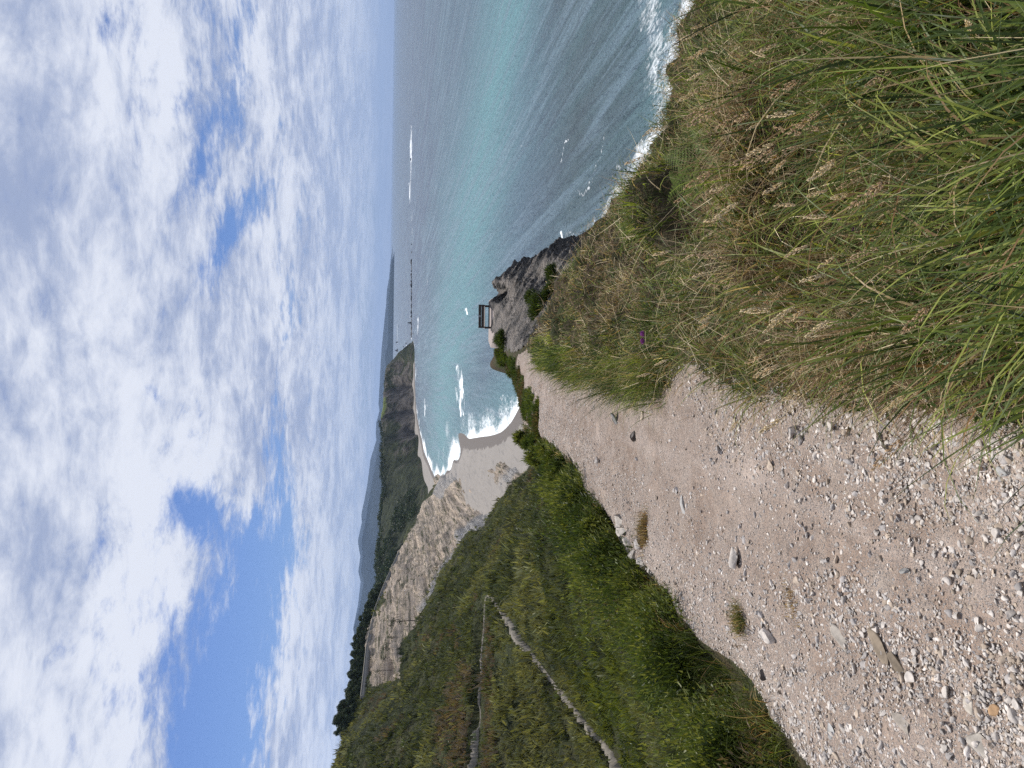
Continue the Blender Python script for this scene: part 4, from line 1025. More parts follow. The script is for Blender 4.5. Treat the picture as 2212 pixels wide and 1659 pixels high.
PINE = [(0.022, 0.036, 0.018), (0.036, 0.054, 0.024), (0.052, 0.072, 0.032)]
protos = []
for k in range(5):
    tb, lobes = pine_proto(7.6, 2.7, 20, 300 + k)
    protos.append((join_tubes("trunk", tb, M_BARK), crown_mesh("crown", lobes, 330, 0.17, PINE, k)))
CL = np.array([P(*e) for e in CREST])
ttop = 'dark evergreen tree in the dense row along the hill crest'
idx = 0
for row in range(3):
    for k in range(33):
        pyy = 1580 - (k + 0.33 * row) * 9.6 + RNG.normal(0, 2.5)
        pxx = np.interp(pyy, [e[1] for e in CREST][::-1], [e[0] for e in CREST][::-1]); dep = np.interp(pyy, [e[1] for e in CREST][::-1], [e[2] for e in CREST][::-1])
        c = P(pxx, pyy, dep); kk = 1.02 + 0.035 * row + RNG.uniform(0, 0.02)
        x, y = c[0] * kk, c[1] * kk; z = hill_drop(x, y)
        z = max(z, c[2] - 2.0)
        sc = RNG.uniform(0.62, 0.92) * (0.8 + 0.0012 * dep) * (0.7 if pyy > 1560 else 1.0)
        tr, crn = protos[idx % 5]; idx += 1
        o = empty("evergreen_tree", (x, y, z - 0.6), RNG.uniform(0, 6.28), label=ttop, cat="tree", group="evergreen trees along the hill crest"); o.scale = (sc,) * 3
        link("trunk", tr, o); link("crown", crn, o)
# sparse pines rooted on the scree
for k, (bx, by, tx) in enumerate(((899, 1340, 846), (871, 1376, 838), (866, 1389, 830), (861, 1400, 826), (848, 1420, 822), (838, 1448, 806), (860, 1350, 838))):
    c = hit(HILL, bx, by, 120, 600); h = (bx - tx) * c[1] / FPX
    tb, lobes = pine_proto(h, h * 0.30, 6, 340 + k)
    lab = ["tall thin pine with a bare trunk in the middle of the scree cliff", "slim pine leaning over pale scree left of the tallest scree pine", "thin pine in the tight clump on the scree",
           "second thin pine of the tight clump on the scree", "short sparse pine above the pale rock patch", "small dark pine below the roadside wall", "little pine high on the scree under the crest"][k]
    o = empty("pine_tree", tuple(c), 0, label=lab, cat="pine tree", group="sparse pines on the scree")
    link("trunk", join_tubes("trunk", tb, M_BARK), o); link("crown", crown_mesh("crown", lobes, 46, 0.20, [(0.03, 0.045, 0.022), (0.05, 0.065, 0.03)], k), o)

# wood covering the slope behind the scree and the headland top: one mass
def wood(name, label, cand, radius, nq, pal):
    g = Pile()
    for c in cand:
        r0 = radius * RNG.uniform(0.6, 1.25); k = nq; th = RNG.uniform(0, 6.283, k); u = RNG.uniform(-0.3, 1, k); s_ = np.sqrt(1 - u * u)
        nv = np.stack([np.cos(th) * s_, np.sin(th) * s_, u], 1)
        p = c + np.array([0, 0, r0 * 0.7]) + nv * np.array([r0, r0, r0 * 1.1]) * (RNG.uniform(0.5, 1.05, k) ** 0.5)[:, None]
        nn_ = nv + RNG.normal(0, 0.5, (k, 3)); nn_ /= np.linalg.norm(nn_, axis=1, keepdims=True)
        g.add(*quads(p, nn_, RNG.uniform(0.6, 1.3, k) * r0 * 0.20, pick(pal, k, 0.3) * RNG.uniform(0.7, 1.3), 1.2))
    tag(link(name, g.mesh(name, M_CROWN)), label, "wood", kind='stuff')
dpx, dpy = proj(DV); crest_d = np.interp(dpy, [e[1] for e in HC], [e[0] for e in HC])
foot_s = np.interp(dpy, [1050, 1101, 1138, 1189, 1259, 1318, 1400], [905, 905, 880, 866, 842, 834, 834])
sel = (DV[:, 1] < 1150) & (dpy > 1060) & (dpy < 1420) & (dpx < foot_s) & (dpx > crest_d - 1.5) & (fbm(DV, 0.012, 3, 231) > -0.10)
ii = RNG.choice(np.where(sel)[0], 900); cand = DV[ii]
wood("woods", "dense dark wood filling the valley behind the scree cliff", cand, 3.6, 60, [(0.016, 0.030, 0.013), (0.028, 0.046, 0.018), (0.045, 0.065, 0.026)])
sel = (dpy > 800) & (dpy < 1080) & (dpx < crest_d + 9 + 6 * fbm(DV, 0.02, 2, 233)) & (dpx > crest_d - 1.0) & (DV[:, 1] < 1500) & ~((dpy > 850) & (dpy < 912) & (dpx < 840))
ii = RNG.choice(np.where(sel)[0], 420)
wood("thicket", "low dark trees along the headland's clifftop", DV[ii], 3.4, 30, [(0.016, 0.026, 0.014), (0.028, 0.042, 0.02)])

# ------------------------------------------------------------------ roadside wall along the crest
wl = [e for e in CREST if 1180 < e[1] < 1515]
def wall_mesh(h0, h1, th, k0):
    v = []
    cs = lift(None, [P(*e) for e in wl], 90)
    for c in cs:
        z = c[2] - 0.2
        for dx, hz_ in ((-th, h0), (th, h0), (th, h1), (-th, h1)): v.append((c[0] + dx + k0, c[1], z + hz_))
    n = len(cs); f = [(i * 4 + k, i * 4 + (k + 1) % 4, (i + 1) * 4 + (k + 1) % 4, (i + 1) * 4 + k) for i in range(n - 1) for k in range(4)]
    f += [(3, 2, 1, 0), tuple((n - 1) * 4 + k for k in range(4))]
    return np.array(v), np.array(f)
wc = P(*wl[0]); wo = empty("roadside_wall", (0, 0, 0), label="long low roadside wall with pale coping under the crest trees", cat="wall")
v, f = wall_mesh(-1.2, 0.75, 0.25, 0.4); link("wall_body", mesh("wall_body", v, [f], M_WALL, False), wo)
v, f = wall_mesh(0.753, 1.02, 0.36, 0.4); link("coping", mesh("coping", v, [f], M_COPE, False), wo)

# ------------------------------------------------------------------ bench on the promontory
def box(x0, x1, y0, y1, z0, z1, bev=0.012):
    import bmesh
    bm = bmesh.new(); bmesh.ops.create_cube(bm, size=1)
    for v in bm.verts: v.co = Vector((x0 + (v.co.x + .5) * (x1 - x0), y0 + (v.co.y + .5) * (y1 - y0), z0 + (v.co.z + .5) * (z1 - z0)))
    if bev: bmesh.ops.bevel(bm, geom=list(bm.edges), offset=bev, segments=2, affect='EDGES', profile=0.5)
    v = np.array([v.co[:] for v in bm.verts]); bm.verts.index_update(); fs = {}
    for f in bm.faces: fs.setdefault(len(f.verts), []).append([q.index for q in f.verts])
    bm.free(); return v, [np.array(a) for a in fs.values()]

def boxes(name, lst, mat, parent, rot=None):
    V_, F_, o = [], {}, 0
    for b in lst:
        v, fs = box(*b)
        V_.append(v)
        for f in fs: F_.setdefault(f.shape[1], []).append(f + o)
        o += len(v)
    return link(name, mesh(name, np.concatenate(V_), [np.concatenate(a) for a in F_.values()], mat, False), parent)

bc = P(1061, 684, 47.6); bz = bc[2]
bench = empty("bench", (bc[0], bc[1], bz), rad(2.0), label="dark wooden bench facing the sea on the promontory's edge", cat="bench")
hw = 0.76
bk = boxes("backrest", [(-hw, hw, -0.05, -0.005, 0.66, 0.83), (-hw, hw, -0.05, -0.005, 0.465, 0.64)], M_WOOD, bench)
boxes("plaque", [(-0.06, 0.07, -0.058, -0.052, 0.715, 0.765, 0)], M_PLAQUE, bk)
boxes("seat", [(-hw, hw, 0.02, 0.15, 0.39, 0.43), (-hw, hw, 0.165, 0.295, 0.39, 0.43), (-hw, hw, 0.31, 0.44, 0.39, 0.43)], M_SEAT, bench)
boxes("stretcher", [(-hw + 0.10, hw - 0.10, 0.20, 0.25, 0.07, 0.15)], M_WOOD, bench)
for s_ in (-1, 1):
    x0, x1 = sorted((s_ * (hw - 0.10), s_ * (hw - 0.02)))
    boxes("leg", [(x0, x1, -0.003, 0.075, -0.05, 0.80), (x0, x1, 0.36, 0.43, -0.05, 0.388), (x0, x1, 0.078, 0.357, 0.31, 0.387)], M_WOOD, bench)
# pale concrete terrace it stands on
import bmesh
TP = [(1055, 714, 47.4), (1063, 652, 47.4), (1050, 650, 50.0), (1047, 712, 50.2), (1068, 735, 45.2), (1078, 728, 44.4), (1076, 690, 45.4)]
tw_ = np.array([(-1.35, -0.9), (-0.6, -1.15), (0.5, -0.75), (1.15, -0.3), (1.2, 1.3), (-1.5, 1.35), (-2.0, 0.2)])
v = [(bc[0] + a_, bc[1] + b_, bz - 0.02 + (0.0 if b_ > -0.8 else -0.03)) for a_, b_ in tw_] + [(bc[0] + a_ * 1.03, bc[1] + b_ * 1.03, bz - 0.6) for a_, b_ in tw_]
n = len(tw_); me = mesh("terrace", np.array(v), [np.array([[i, i + n, (i + 1) % n + n, (i + 1) % n] for i in range(n)])], M_CONC, False)
bm = bmesh.new(); bm.from_mesh(me); bm.verts.ensure_lookup_table(); bm.faces.new([bm.verts[i] for i in range(n)]); bmesh.ops.recalc_face_normals(bm, faces=bm.faces); bm.to_mesh(me); bm.free()
tag(link("terrace", me), kind='structure', label="pale concrete terrace under the bench", cat="terrace")

# gorse clinging to the outcrop
for (bx, by, rr, pal, lab) in ((1172, 664, 0.62, PAL_D, "dark gorse bush filling the notch in front of the slate outcrop"), (1158, 645, 0.42, PAL_D, "small gorse bush on the upper side of the dark one"),
                               (1194, 628, 0.50, PAL_D, "gorse bush where the slate meets the grass bank"), (1092, 733, 0.55, PAL_D, "green bush on the pale ground below the bench"),
                               (1066, 633, 0.34, PAL_M, "flat green shrub on the rim beside the bench"), (1061, 612, 0.22, PAL_D, "tiny dark shrub at the outcrop's top corner"),
                               (1205, 595, 0.5, PAL_D, "gorse bush low on the bank's seaward rim")):
    c = hit(NEAR, bx, by, 24, 60); g = Pile(); nq = int(2600 * rr + 500)
    for k in range(4):
        a_ = RNG.uniform(0, 6.28); g.add(*mound((math.cos(a_) * rr * 0.5, math.sin(a_) * rr * 0.5, RNG.uniform(-0.1, 0.12)), rr * 0.62, rr * 0.7, nq // 4, pal, 0.15))
    o = empty("gorse_bush", (c[0], c[1], c[2] + 0.1), 0, label=lab, cat="gorse bush", group="gorse bushes on the outcrop")
    link("foliage", g.mesh("foliage", M_LEAF), o)
    link("stem", join_tubes("stem", [tube([(0, 0, -0.4), (0.05, 0, 0), (a_ * 0.03, 0.05, rr * 0.5)], [0.03, 0.025, 0.01], 6), tube([(0, 0, -0.4), (-0.08, 0.05, 0.02), (-0.16, 0.02, rr * 0.45)], [0.025, 0.02, 0.008], 6)], M_BARK), o)

# dark bushes crowding the path's left edge
for k, (bx, by, rr, lab) in enumerate(((13.0, 0.32, 0.42, "gorse bush at the far end of the left verge"), (11.0, 0.36, 0.48, "dark bush beside the bend of the left path edge"), (9.4, 0.42, 0.55, "broad dark bush above the pale bedrock lumps"),
                                       (8.2, 0.34, 0.42, "low bush touching the pale bedrock lumps"), (7.2, 0.38, 0.46, "dark bush shading the brown eroded bank"), (6.3, 0.36, 0.42, "bush hanging over the brown eroded bank"),
                                       (8.8, 0.95, 0.55, "tall bush on the verge's outer rim"), (5.4, 0.34, 0.34, "small bush where bank and verge grass meet"), (6.6, 0.85, 0.45, "outer verge bush with purple heather beside it"),
                                       (4.1, 0.42, 0.30, "low shrub in the near verge grass"), (4.7, 0.85, 0.34, "outer shrub of the near verge"))):
    xb_ = float(xl(bx)) - by; c = np.array([xb_, bx, float(near_z(np.array([xb_]), np.array([bx]))[0])]); g = Pile(); sz_ = max(0.05, c[1] * 0.0075)
    for j in range(6):
        a_ = RNG.uniform(0, 6.28); d_ = rr * RNG.uniform(0.2, 0.65); r1 = rr * RNG.uniform(0.38, 0.62)
        g.add(*mound((math.cos(a_) * d_, math.sin(a_) * d_, RNG.uniform(-0.02, 0.16)), r1, r1 * RNG.uniform(0.9, 1.5), 520, [PAL_D, PAL_D, PAL_M, PAL_L][RNG.integers(4)], sz_))
    o = empty("verge_bush", (c[0], c[1], c[2] + 0.12), 0, label=lab, cat="bush", group="bushes along the path's left verge")
    link("foliage", g.mesh("foliage", M_LEAF), o)
    link("stem", join_tubes("stem", [tube([(0, 0, -0.3), (0.03 * q_, 0.02, 0.05), (0.12 * q_, 0.05, rr * 0.7)], [0.02, 0.016, 0.006], 6) for q_ in (-1, 1)], M_BARK), o)

# ------------------------------------------------------------------ stones
import bmesh
def stone_verts(seed, sub=3, cuts=10, lo=0.16, hi=0.58):
    rs = np.random.default_rng(seed); bm = bmesh.new(); bmesh.ops.create_icosphere(bm, subdivisions=sub, radius=1.0)
    v = np.array([q.co[:] for q in bm.verts]); f = np.array([[q.index for q in a.verts] for a in bm.faces]); bm.free()
    cuts = min(cuts, 8)
    for k in range(cuts):
        n_ = rs.normal(size=3); n_ /= np.linalg.norm(n_); d = rs.uniform(lo, hi)
        if k < 2: n_ = np.array([rs.normal(0, .18), rs.normal(0, .18), 1.0 - 2 * k]); n_ /= np.linalg.norm(n_); d = rs.uniform(0.22, 0.4)
        for _ in range(2):
            ex = v @ n_ - d; v = v - np.maximum(ex, 0)[:, None] * n_
    v = v + np.stack([v[:, 2] * rs.uniform(-.3, .3), v[:, 2] * rs.uniform(-.3, .3), 0 * v[:, 0]], 1)
    v = v + fbm(v, 3.0, 3, seed)[:, None] * v * 0.035
    v /= np.abs(v).max(0)
    return v, f

def path_z(x, y):
    v = np.array([[x, y, 0.0]]); v[0, 2] = near_z(np.array([x]), np.array([y]))[0]
    return v[0, 2] + max(float(fbm(v * np.array([1, 0.45, 1]), 4.5, 4, 33)[0]), 0) * 0.035

PALE, GREY_, TAN, DARK, BLUE, RUST = (0.62, 0.58, 0.54), (0.44, 0.42, 0.41), (0.50, 0.42, 0.34), (0.10, 0.09, 0.085), (0.40, 0.405, 0.40), (0.46, 0.30, 0.17)
def stone(px, py, size, asp, flat, rz, col, label, seed, sink=0.35, group="stones lying on the path"):
    x, y = on_path(px, py); z = path_z(x, y); s_ = size * 0.5 * y / FPX * 1.03
    v, f = stone_verts(seed, 3, 11); v = v * np.array([s_, s_ * asp, s_ * flat])
    tx = np.random.default_rng(seed).uniform(-0.15, 0.15, 2)
    me = mesh("stone", v, [f], M_STONE, False, cols=np.repeat([col], len(v), 0))
    o = link("stone", me, None, (x, y, z + s_ * flat * (1 - 2 * sink))); o.rotation_euler = (tx[0], tx[1], rz)
    tag(o, label, "stone", group)

ST = [(1603, 1203, 74, 0.45, 0.42, 1.25, PALE, "large pale angular block, biggest loose stone on the path", 0.15), (1617, 1168, 26, 0.6, 0.2, 0.4, GREY_, "flat chip lying behind the large pale block", .3),
      (1394, 1172, 30, 0.8, 0.75, 0.3, GREY_, "upright grey rock beside the dead grass tuft at the eroded edge", 0.15),
      (1669, 1372, 46, 0.55, 0.55, 1.2, PALE, "pale pointed stone beside the grass tuft in the path", .2), (1655, 1352, 30, 0.7, 0.25, 0.2, BLUE, "flat bluish stone behind the pale pointed one", .3),
      (1660, 1326, 22, 0.7, 0.6, 0.9, GREY_, "grey stone on the upper side of the grass tuft", .2), (1979, 1232, 32, 0.7, 0.5, 1.4, BLUE, "lone bluish pebble in the bare dirt", .2),
      (1900, 1196, 20, 0.7, 0.5, 0.3, GREY_, "small grey stone with thin stems beside it in bare dirt", .2), (1745, 1256, 34, 0.7, 0.4, 0.7, TAN, "brown stone half sunk below the large pale block", .4),
      (1916, 1404, 118, 0.42, 0.16, 1.05, (0.20, 0.165, 0.125), "long brown flat slab set into the path", .42), (1962, 1440, 90, 0.45, 0.15, 1.0, (0.17, 0.14, 0.105), "darker brown slab continuing the long brown one", .42),
      (1826, 1385, 90, 0.45, 0.13, 1.1, (0.36, 0.335, 0.30), "grey brown slab lying parallel to the brown slabs", .42), (1990, 1467, 40, 0.8, 0.35, 0.5, PALE, "square pale stone at the brown slab's end", .3),
      (1640, 1456, 30, 0.6, 0.7, 0.2, DARK, "black stone lodged in the brown eroded edge", .3), (2181, 1540, 44, 0.8, 0.3, 0.4, RUST, "rusty orange stone in the near corner of the path", .35),
      (1833, 1580, 44, 0.7, 0.25, 0.4, BLUE, "smooth grey stone on the gravel at far side from the grass", .3), (1876, 1570, 30, 0.7, 0.4, 1.1, PALE, "pale knobbly stone beside the smooth grey one", .3),
      (2150, 1596, 96, 0.6, 0.2, 1.1, (0.46, 0.43, 0.385), "large pale half buried slab in the near corner", .4), (2120, 1520, 70, 0.6, 0.2, 0.6, (0.47, 0.435, 0.38), "rounded cream slab above the large near corner slab", .4),
      (2000, 1560, 80, 0.5, 0.2, 1.2, (0.43, 0.39, 0.34), "tan slab with cracked edge amid gravel", .42), (1928, 1334, 20, 0.7, 0.45, 0.8, BLUE, "tiny blue grey stone beyond the long brown slab", .2),
      (1728, 930, 38, 0.8, 0.6, 0.3, PALE, "pale block of a pair lying near the grass edge", .2), (1741, 952, 30, 0.8, 0.55, 1.9, GREY_, "squarish stone next to the pale block of the pair", .2),
      (1804, 926, 32, 0.8, 0.6, 0.8, PALE, "lit angular stone close under the grass fringe", .2), (1836, 996, 32, 0.75, 0.6, 1.0, GREY_, "grey cube like stone amid loose chips", .2),
      (1905, 1003, 50, 0.5, 0.25, 0.3, (0.42, 0.405, 0.37), "long flat pale stone on loose gravel", .25), (1913, 972, 30, 0.6, 0.6, 1.4, PALE, "pale egg shaped stone standing on loose chips", .2),
      (1895, 945, 25, 0.9, 0.6, 0.3, PALE, "round pale pebble near the grass fringe", .2), (1932, 961, 38, 0.8, 0.25, 0.3, GREY_, "flat violet grey stone next to the egg shaped one", .3),
      (1975, 912, 44, 0.6, 0.25, 1.8, PALE, "broad flat pale flake close to the grass", .25), (2042, 918, 38, 0.75, 0.45, 0.6, PALE, "white wedge stone under hanging seed heads", .2),
      (2181, 1020, 56, 0.5, 0.3, 1.5, BLUE, "grey elongated stone at the photo's lower edge", .25), (1685, 835, 44, 0.6, 0.5, 0.3, BLUE, "slate piece showing between grass blades", .3),
      (1674, 1004, 30, 0.8, 0.5, 0.8, TAN, "brownish stone in bare dirt beyond the loose chips", .3), (1560, 972, 24, 0.8, 0.5, 0.5, GREY_, "single dark grey stone mid path", .25),
      (1329, 906, 32, 0.7, 0.6, 0.9, (0.20, 0.20, 0.20), "dark rock jutting from far path surface", .3), (1370, 944, 30, 0.8, 0.6, 0.5, (0.17, 0.155, 0.145), "dark brown block left alone on the far path", .2),
      (1387, 895, 26, 0.9, 0.5, 0.5, TAN, "tan rock with shaded hollow on far path", .3), (1301, 993, 18, 0.6, 0.8, 0.5, PALE, "small upright pale stone on far path", .2),
      (1474, 1089, 56, 0.55, 0.15, 0.7, (0.36, 0.36, 0.355), "flat pale grey slab set in the far path", .42), (1378, 990, 14, 0.7, 0.7, 0.5, GREY_, "tiny grey stone next to the dark brown block", .2),
      (1462, 1060, 24, 0.6, 0.3, 0.9, GREY_, "flat chip beside the pale grey far slab", .3)]
for i, s_ in enumerate(ST): stone(*s_[:8], 500 + i, s_[8])
# pale rock showing in the eroded left edge
for i, (a_, b_, c_) in enumerate(((1342, 1120, 40), (1350, 1146, 42), (1358, 1172, 40), (1372, 1196, 34), (1386, 1214, 34), (1400, 1232, 28))):
    stone(a_, b_, c_ * 1.35, 0.55, 0.45, 1.3 + i * 0.23, (0.50, 0.47, 0.43), "%s pale bedrock lump in the eroded left edge" % ["farthest", "second farthest", "third farthest", "third nearest", "second nearest", "nearest"][i], 600 + i, 0.45, "pale bedrock lumps in the eroded edge")
# unnamed smaller stones
protoS = []
for k in range(9):
    v, f = stone_verts(650 + k, 2, 9); protoS.append(mesh("stone", v, [f], M_STONE, False, cols=np.repeat([[PALE, GREY_, TAN, PALE, BLUE, GREY_, PALE, TAN, PALE][k]], len(v), 0)))
cnt = 0
while cnt < 150:
    if cnt < 60: px_, py_ = RNG.uniform(1650, 2200), RNG.normal(960, 50)
    elif cnt < 115: px_, py_ = RNG.uniform(1620, 2210), RNG.uniform(1250, 1655)
    else: px_, py_ = RNG.uniform(1220, 1800), RNG.uniform(860, 1500)
    x, y = on_path(px_, py_)
    if y > 14 or x < xl(y) + 0.1 or x > xr(y) - 0.03: continue
    o = link("small_stone", protoS[cnt % 9], None); s_ = RNG.uniform(5.5, 12) * 0.5 * y / FPX * (1.15 if y < 4 else 0.8)
    asp, fl = RNG.uniform(0.6, 0.95), RNG.uniform(0.35, 0.7); o.scale = (s_, s_ * asp, s_ * fl); o.location = (x, y, path_z(x, y) + s_ * fl * 0.45); o.rotation_euler = (RNG.uniform(-.3, .3), RNG.uniform(-.3, .3), RNG.uniform(0, 6.28))
    tag(o, "small loose angular stone among the path's gravel", "small stone", "small loose stones on the path"); cnt += 1

# loose chips: too many to count
n = 130000
y = np.exp(RNG.uniform(math.log(1.35), math.log(24), n)); x = RNG.uniform(-0.72, 0.12, n) * y
p = np.stack([x, y, 0 * x], 1); dens_ = 0.11 + 1.9 * np.clip(fbm(p * np.array([1.6, 0.5, 1]), 1.3, 4, 241) + 0.02, 0, 1)
dr = xr(y) - x; dl_ = x - xl(y)
dens_ = dens_ + 0.85 * np.exp(-((dr - 0.25) / 0.26) ** 2) * (y < 5) + 0.75 * np.exp(-((dl_ - 0.35) / 0.5) ** 2)
k = (RNG.random(n) < dens_) & (dr > -0.06) & (dl_ > 0.0); x, y = x[k], y[k]; n = len(x)
z = near_z(x, y) + np.maximum(fbm(np.stack([x, y, near_z(x, y)], 1) * np.array([1, 0.45, 1]), 4.5, 4, 33), 0) * 0.035
bv = []; bf = None
for s_ in range(8):
    v_, bf = stone_verts(700 + s_, 2, 6, 0.15, 0.6); bv.append(v_)
bv = np.array(bv)[:, :, :]; kb = RNG.integers(0, 8, n); sz = np.minimum(np.maximum(np.exp(RNG.normal(math.log(0.0046), 0.58, n)), y * 0.0010), 0.02)
vv = bv[kb] * np.stack([sz, sz * RNG.uniform(0.55, 1, n), sz * RNG.uniform(0.3, 0.75, n)], 1)[:, None, :]
a_ = RNG.uniform(0, 6.283, n); ca, sa = np.cos(a_)[:, None], np.sin(a_)[:, None]
tl = RNG.normal(0, 0.3, n)[:, None]
vx, vy, vz = vv[:, :, 0], vv[:, :, 1], vv[:, :, 2]; vz, vx = vz + vx * tl, vx - vz * tl
vv = np.stack([vx * ca - vy * sa + x[:, None], vx * sa + vy * ca + y[:, None], vz + (z + sz * 0.22)[:, None]], 2)
nvp = vv.shape[1]; ff = (np.arange(n) * nvp)[:, None, None] + bf[None]
tag(link("gravel", mesh("gravel", vv.reshape(-1, 3), [ff.reshape(-1, 3)], M_STONE, False, cols=np.repeat(pick([PALE, PALE, GREY_, TAN, (0.70, 0.66, 0.62)], n, 0.2), nvp, 0))), "loose pale stone chips strewn over the path", "gravel", kind='stuff')

# ------------------------------------------------------------------ rocks in the sea
def sea_rock(name, px, py, wpx, hpx, basepx, mat, label, cat, seed, group, peak=False):
    c = PZ(basepx, py, SEA); k = c[1] / FPX; v, f = stone_verts(seed, 3, 9)
    wv, hv_ = wpx * k * 0.5, hpx * k
    if peak:
        t_ = np.clip((v[:, 2] + 1) / 2, 0, 1); sh = (1 - 0.85 * t_)[:, None]; v[:, :2] *= sh
    v = v * np.array([wv, wv * 0.8, hv_ * (0.62 if peak else 0.9)]); v = v * (1 + 0.18 * fbm(v / wv, 2.0, 4, seed)[:, None])
    o = link(name, mesh(name, v, [f], mat, False), None, (c[0], c[1], SEA + (hv_ * 0.38 if peak else 0.1)))
    tag(o, label, cat, group)
rs = random.Random(9); yy = 728
while yy > 560:
    w_ = rs.uniform(3, 7); sea_rock("sea_rock", 0, yy, w_ * 1.7, rs.uniform(2.0, 3.8), 889.6, M_SROCK, "low black rock in the line of reef off the headland", "sea rock", 800 + int(yy), "low reef rocks off the headland"); yy -= w_ * 1.1
for (y_, w_, h_, lab) in ((545, 7, 2.2, "low reef rock in the gap of the foam line"), (528, 4, 2, "small reef rock near the end of the dark reef"), (345, 6, 1.6, "isolated black rock in the far foam streak"), (390, 3, 1.2, "tiny rock in the farthest foam streak"), (300, 3, 1, "speck of rock at the foam's outer end")):
    sea_rock("sea_rock", 0, y_, w_, h_, 890.0 if y_ > 500 else 888, M_SROCK, lab, "sea rock", 850 + y_, None)
sea_rock("sea_rock", 0, 618, 12, 5, 890, M_SROCK, "biggest rounded rock midway along the reef", "sea rock", 871, None)
sea_rock("sea_stack", 0, 697, 10, 9.5, 889, M_SROCK, "pointed black stack rising from the reef", "sea stack", 880, None, True)
for (y_, w_, h_, b_, lab) in ((740, 7, 5, 859, "smallest pale triangular stack beyond the headland"), (757, 11, 8, 859.5, "broad triangular stack beyond the headland"), (773, 7, 5.5, 859.5, "stack closest to the headland's shoulder"), (705, 9, 1.6, 860.5, "long low islet seaward of the stacks")):
    sea_rock("sea_stack", 0, y_, w_, h_, b_, M_STACK, lab, "sea stack", 890 + y_, None, h_ > 3)
for (a_, b_, w_, lab) in ((878, 742, 5, "wave washed rock at the headland's tip"), (872, 750, 4, "small rock behind the headland's tip"), (893, 722, 6, "black rock in front of the reef root")):
    sea_rock("sea_rock", 0, b_, w_, 2.4, a_, M_SROCK, lab, "sea rock", 930 + b_, None)

# ------------------------------------------------------------------ individual plants on the bank
def head_mesh(kind, seed):
    rs = np.random.default_rng(seed); g = Pile(); L = [0.085, 0.11, 0.07][kind]; k = [70, 60, 46][kind]
    t_ = rs.uniform(0, 1, k); r0 = [0.0065, 0.009, 0.0045][kind] * np.sin(np.pi * np.clip(t_ * 0.85 + 0.12, 0, 1)); a = rs.uniform(0, 6.28, k)
    c = np.stack([np.cos(a) * r0, np.sin(a) * r0, t_ * L], 1); d = np.stack([np.cos(a) * 0.5, np.sin(a) * 0.5, np.ones(k)], 1); d /= np.linalg.norm(d, axis=1, keepdims=True)
    s1 = np.cross(d, rs.normal(size=(k, 3))); s1 /= np.linalg.norm(s1, axis=1, keepdims=True); s2 = np.cross(d, s1); l = 0.0080; w_ = 0.0020
    v = np.stack([c - d * l * 0.5, c + s1 * w_, c + s2 * w_, c - s1 * w_, c - s2 * w_, c + d * l], 1).reshape(-1, 3); b = (np.arange(k) * 6)[:, None, None]
    f = (b + np.array([[0, 2, 1], [0, 3, 2], [0, 4, 3], [0, 1, 4], [5, 1, 2], [5, 2, 3], [5, 3, 4], [5, 4, 1]])[None]).reshape(-1, 3)
    return mesh("seed_head", v, [f], M_LEAF, False, cols=np.repeat(np.clip(np.array([[(0.70, 0.60, 0.42), (0.52, 0.39, 0.25), (0.66, 0.54, 0.36)][kind]]) * rs.uniform(0.75, 1.2, (k, 1)), 0, 1), 6, 0))
def stalk_proto(kind, seed, h):
    rs = random.Random(seed); bend = rs.uniform(0.10, 0.45); pth = [(bend * h * t_ * t_, 0, h * t_ * (1 - 0.12 * bend * t_)) for t_ in np.linspace(0, 1, 9)]
    v, f = tube(pth, [0.0016 - 0.0008 * t_ for t_ in np.linspace(0, 1, 9)], 5); me = mesh("stem", v, [f], M_LEAF, cols=np.repeat([[(0.42, 0.33, 0.17), (0.30, 0.22, 0.11), (0.36, 0.33, 0.14)][kind]], len(v), 0))
    o = empty("seeding_grass", (0, 0, 0), label="tall dry grass stalk with a creamy seed head on the bank", cat="grass stalk", group="seeding grass stalks on the bank"); link("stem", me, o)
    hd = link("seed_head", head_mesh(kind, seed), o, pth[-1]); tl = np.array(pth[-1]) - np.array(pth[-2]); hd.rotation_euler = (0, math.atan2(tl[0], tl[2]), 0)
    return o
PR = [stalk_proto(k % 3, 1000 + k, [0.62, 0.55, 0.70, 0.5, 0.66, 0.6][k]) for k in range(6)]
spots = [(1440, 245, 1), (1905, 190, 0), (1915, 212, 0), (1925, 230, 0), (1760, 205, 1), (1820, 350, 0), (1690, 330, 1), (1975, 330, 2), (1835, 590, 0), (1790, 600, 1), (2080, 235, 0), (1640, 560, 2), (1560, 420, 1), (1880, 640, 0), (2160, 780, 1), (2190, 690, 0), (1940, 720, 2)]
while len(spots) < 90:
    spots.append((RNG.uniform(1500, 2200), RNG.uniform(20, 860), int(RNG.integers(3))))
used = 0
for i, (hx_, hy_, kd) in enumerate(spots):
    g0 = hit(NEAR, min(hx_ + 150, 2320), hy_ - 30 + RNG.normal(0, 20), 0.9, 28)
    if g0[0] < xr(g0[1]) + 0.05 or g0[0] > xc(g0[1]) - (0.9 if i > 0 else -0.1) or g0[1] > 11: continue
    pr = PR[(kd + 3 * (i % 2)) % 6]; az_ = RNG.normal(2.8, 0.9); sc = RNG.uniform(0.65, 1.15)
    if used < 6:
        o = PR[used]; o.location = tuple(g0); o.rotation_euler = (RNG.normal(0, .12), RNG.normal(0, .12), az_)
    else:
        o = copy_tree(pr, tuple(g0), az_, sc); o.rotation_euler = (RNG.normal(0, .12), RNG.normal(0, .12), az_)
    used += 1

